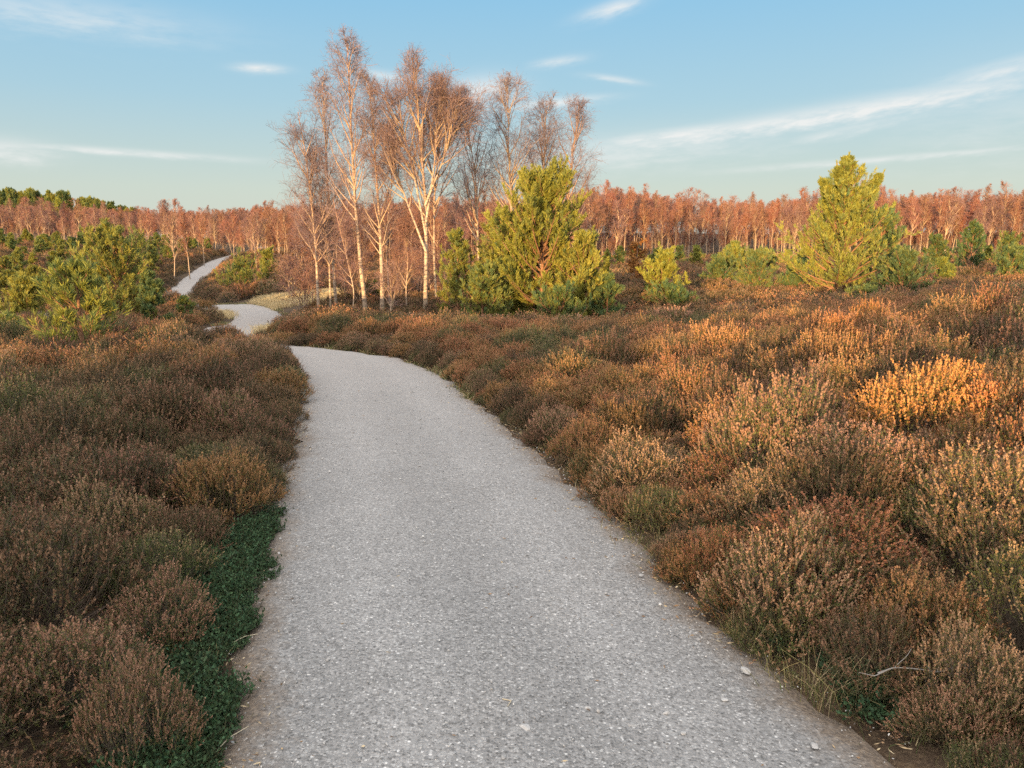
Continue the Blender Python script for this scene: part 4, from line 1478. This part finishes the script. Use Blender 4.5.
# rusty beech-like sapling left of the yellow pine
b = base_at(636, 300, 30)
mb, tr = MB(), MB()
tubes(tr, np.array([[(0, 0, 0), (.02, 0, .6), (0, 0, 1.2), (0, 0, 1.9)]]), .03, .01, 6, (.3, .2, .14))
S, _ = grow(np.array([[(0, 0, 0.05), (.02, 0, .6), (0, 0, 1.2), (0, 0, 1.9)]]), 40, .05, 1, .6, R(60), .1, 5, .1, .5)
S2, _ = grow(S, 6, .2, 1, .25, R(45), .05, 3)
ribbons(tr, S, .012, .006, (.3, .16, .1))
p = S2.reshape(-1, 3)
p = np.repeat(p, 4, 0)
D = unit(rng.normal(size=p.shape))
blades(mb, p, D, .07, .05, np.array([.40, .16, .05]) * rng.uniform(.6, 1.2, (len(p), 1)))
r = thing('shrub', 'orange shrub still holding dead leaves beside the bright yellow young pine', 'shrub', tuple(b))
tr.obj('stem', M_twig, r)
mb.obj('foliage', M_leafy, r)

# deep wood behind the front rows
u = rng.uniform(-120, 1150, 2600)
low = np.arange(len(u)) % 2 == 0
Yw = np.array([wood_Y(a) for a in u]) + np.where(low, 1 + 16 * rng.random(len(u)), 13 + 40 * rng.random(len(u)))
xw = (u - 512) / F * Yw
zw = ground_z(xw, Yw) - .1
tops = np.array([pix(a, wood_top(a) + 4, y)[2] for a, y in zip(u, Yw)])
sw = np.clip((tops - zw) / 8 * rng.uniform(.85, 1.05, len(u)), .5, 1.6)
sw = np.where(low, rng.uniform(.28, .55, len(u)), sw)
rt = np.zeros((len(u), 3))
rt[:, 2] = rng.uniform(0, 6.28, len(u))
scatter('birch_wood', np.stack([xw, Yw, zw], 1), rt, sw, rng.integers(0, 7, len(u)), [[c for c in kd.root.children] for kd in bkinds])

# ------------------------------------------------------------------ unseen pine row added behind the viewer, heights and gaps shaped for shade
GAPS = []  # openings shaped in the pine row so sun reaches the orange bushes
for (u_, v_, Yd_, w_, pal_, lab_) in HAND:
    if 'orange' in lab_ or 'sunlit' in lab_:
        p_ = pix(u_, v_, Yd_)
        g_ = gz(p_[0], p_[1])
        GAPS.append((p_[0] * SD[1] - p_[1] * SD[0], w_ * Yd_ / F * .5, g_ + (.45 if Yd_ < 6.3 else .3) * (p_[2] - g_) + (p_[0] * SD[0] + p_[1] * SD[1]) * math.tan(SUN_EL)))


def shade_h(uu):
    """height of its shadow's edge above the place where one stands, across the sun's direction"""
    h = float(np.interp(uu, [-40, -18, -12, -9, -5, -2.2, 0, 2, 4, 8, 14, 40], [.2, .25, .5, .55, .9, 1.1, 1.35, 1.55, 1.7, 1.4, .9, .9]))
    for (gu, gw, gh) in GAPS:
        if abs(uu - gu) < gw:
            h = min(h, gh)
    return h


SW, SS, SV, SR = [], [], [], []
PERP = np.array([SD[1], -SD[0]])
for row, D in enumerate((33, 34.2, 35.4, 36.6)):
    uu = -34.0 + row * .1
    while uu < 40:
        dd_ = D + random.uniform(-.4, .4)
        hgt = shade_h(uu) + dd_ * math.tan(SUN_EL) + random.gauss(-.12, .09)
        c = -SD * dd_ + PERP * uu
        z = gz(c[0], c[1]) - .1
        sz_ = (hgt - z) / 2.12
        SW.append((c[0], c[1], z))
        SS.append((.34, .34, sz_))
        SV.append(random.randrange(5))
        SR.append((0, 0, random.uniform(0, 6.28)))
        uu += random.uniform(.26, .36)
scatter('shade_pine_row', SW, SR, SS, SV, [[c for c in kd.root.children] for kd in ykinds])

# ------------------------------------------------------------------ sky
w = bpy.data.worlds.new('World')
scene.world = w
w.use_nodes = True
w.node_tree.nodes.clear()
t = NT(w.node_tree)
out = t.node('ShaderNodeOutputWorld')
bg = t.node('ShaderNodeBackground')
t.link(bg.outputs[0], out.inputs[0])
sky = t.node('ShaderNodeTexSky', sky_type='NISHITA')
sky.sun_disc = False
sky.sun_elevation = SUN_EL
sky.sun_rotation = math.atan2(-SD[0], -SD[1])
sky.air_density = 1.0
sky.dust_density = 0.6
sky.ozone_density = 1.2
sky.altitude = 50
tc = t.node('ShaderNodeTexCoord')
sp3 = t.node('ShaderNodeSeparateXYZ')
t.link(tc.outputs['Generated'], sp3.inputs[0])
el = t.m('MULTIPLY', t.m('ARCSINE', sp3.outputs[2]), 180 / math.pi)
az = t.m('MULTIPLY', t.m('ARCTAN2', sp3.outputs[0], sp3.outputs[1]), 180 / math.pi)
SKY_STR = 0.15
EXPO = 1.15
KS = 1 / (SKY_STR * 2 ** EXPO)
nish = t.mix(1.0, sky.outputs[0], (.55, .62, .66), 'MULTIPLY')
# the clear, hazy eastern sky: pale and faintly warm low down, light blue higher up
rmp = t.ramp(t.m('DIVIDE', el, 60.0, clamp=True), [(0.0, (.71, .74, .66)), (.07, (.65, .75, .70)), (.17, (.44, .68, .82)), (.30, (.28, .60, .88)), (.45, (.20, .54, .90)), (1.0, (.22, .46, .74))])
lift = t.mix(1.0, rmp, (KS, KS, KS), 'MULTIPLY')
colr = t.mix(.85, nish, lift)
# the western half behind the viewer: unseen bright veil added as fill light
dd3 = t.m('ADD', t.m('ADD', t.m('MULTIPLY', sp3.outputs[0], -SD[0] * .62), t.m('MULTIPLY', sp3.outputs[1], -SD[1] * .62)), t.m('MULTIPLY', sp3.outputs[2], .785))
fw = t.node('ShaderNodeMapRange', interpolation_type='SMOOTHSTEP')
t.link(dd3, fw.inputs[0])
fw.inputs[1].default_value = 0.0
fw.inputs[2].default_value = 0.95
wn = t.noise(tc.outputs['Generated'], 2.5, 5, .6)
fill_veil = t.m('MULTIPLY', fw.outputs[0], t.m('MULTIPLY_ADD', wn, .7, .65))
colr = t.mix(fill_veil, colr, (2.75 * KS, 2.55 * KS, 2.38 * KS))
# thin pale veil towards the horizon
# (clouds) soft cirrus streaks at their bearings
CL = [(800, 120, 215, 9, 6.5, 1.0), (690, 133, 90, 6, 5, .8), (930, 98, 80, 8, 4, .8), (480, 92, 34, 13, 6, .9), (560, 102, 42, 4, 4, .7), (260, 68, 20, 3.5, 1, .75), (120, 152, 95, 3, -1, .55), (0, 150, 36, 9, 0, .6),
      (612, 8, 30, 6, 14, .6), (612, 79, 24, 3, -8, .5), (890, 159, 130, 3, 2, .5), (556, 62, 24, 4, 8, .5), (1010, 68, 60, 8, 9, .5), (50, 12, 110, 14, 0, .35), (850, 130, 60, 5, 10, .45), (380, 76, 26, 5, -5, .5), (1000, 110, 80, 40, 0, .18), (640, 150, 120, 16, 3, .35)]
tot = None
comb0 = t.node('ShaderNodeCombineXYZ')
t.link(az, comb0.inputs[0])
t.link(el, comb0.inputs[1])
for n, (u, v, Lh, Th, tilt, dens) in enumerate(CL):
    dpt = pix(u, v, 100.0) - np.array([0, 0, EYE])
    a0 = math.degrees(math.atan2(dpt[0], dpt[1]))
    e0 = math.degrees(math.atan2(dpt[2], math.hypot(dpt[0], dpt[1])))
    k_ = 180 / math.pi / F
    Ld, Td = Lh * k_, Th * k_
    ct, st = math.cos(R(tilt)), math.sin(R(tilt))
    da, de = t.m('SUBTRACT', az, a0), t.m('SUBTRACT', el, e0)
    du = t.m('ADD', t.m('MULTIPLY', da, ct), t.m('MULTIPLY', de, st))
    dv = t.m('SUBTRACT', t.m('MULTIPLY', de, ct), t.m('MULTIPLY', da, st))
    cb = t.node('ShaderNodeCombineXYZ')
    t.link(t.m('MULTIPLY', du, .35), cb.inputs[0])
    t.link(t.m('MULTIPLY', dv, 1.5), cb.inputs[1])
    cb.inputs[2].default_value = n * 3.7
    nz_ = t.noise(cb.outputs[0], 1.0, 5, .62)
    dv2 = t.m('ADD', dv, t.m('MULTIPLY_ADD', nz_, Td * 1.6, -Td * .8))
    g_ = t.m('EXPONENT', t.m('MULTIPLY', t.m('ADD', t.m('POWER', t.m('ABSOLUTE', t.m('DIVIDE', du, Ld)), 2.2), t.m('POWER', t.m('ABSOLUTE', t.m('DIVIDE', dv2, Td)), 2.0)), -1.0))
    g_ = t.m('MULTIPLY', g_, t.m('MULTIPLY_ADD', nz_, 2.2, -.42, clamp=True))
    g_ = t.m('MULTIPLY', g_, min(1, dens * 1.35))
    tot = g_ if tot is None else t.m('MAXIMUM', tot, g_)
colr = t.mix(t.m('MINIMUM', tot, .9), colr, (.90 * KS, .90 * KS, .88 * KS))
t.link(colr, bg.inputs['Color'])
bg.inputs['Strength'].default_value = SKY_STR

sun = bpy.data.lights.new('sun', 'SUN')
sun.energy = 5.0
sun.angle = R(0.55)
sun.color = (1.0, 0.64, 0.27)
so = bpy.data.objects.new('sun', sun)
COL.objects.link(so)
so.rotation_euler = (R(90) - SUN_EL, 0, -SUN_AZ)
so.location = (-10, -30, 20)

# ------------------------------------------------------------------ camera and render
cam = bpy.data.cameras.new('camera')
cam.sensor_width = 36
cam.lens = F / 1024 * 36
cam.clip_start = 0.05
cam.clip_end = 3000
co = bpy.data.objects.new('camera', cam)
COL.objects.link(co)
co.location = (0, 0, EYE)
co.rotation_euler = (R(90) - PITCH, 0, 0)
scene.camera = co
scene.view_settings.view_transform = 'Standard'
scene.view_settings.look = 'None'
scene.view_settings.exposure = EXPO
scene.view_settings.gamma = 1
scene.cycles.max_bounces = 4
scene.cycles.diffuse_bounces = 2
scene.cycles.transmission_bounces = 3
scene.cycles.sample_clamp_indirect = 6
scene.cycles.use_denoising = False
scene.cycles.use_adaptive_sampling = True
scene.cycles.adaptive_threshold = 0.02
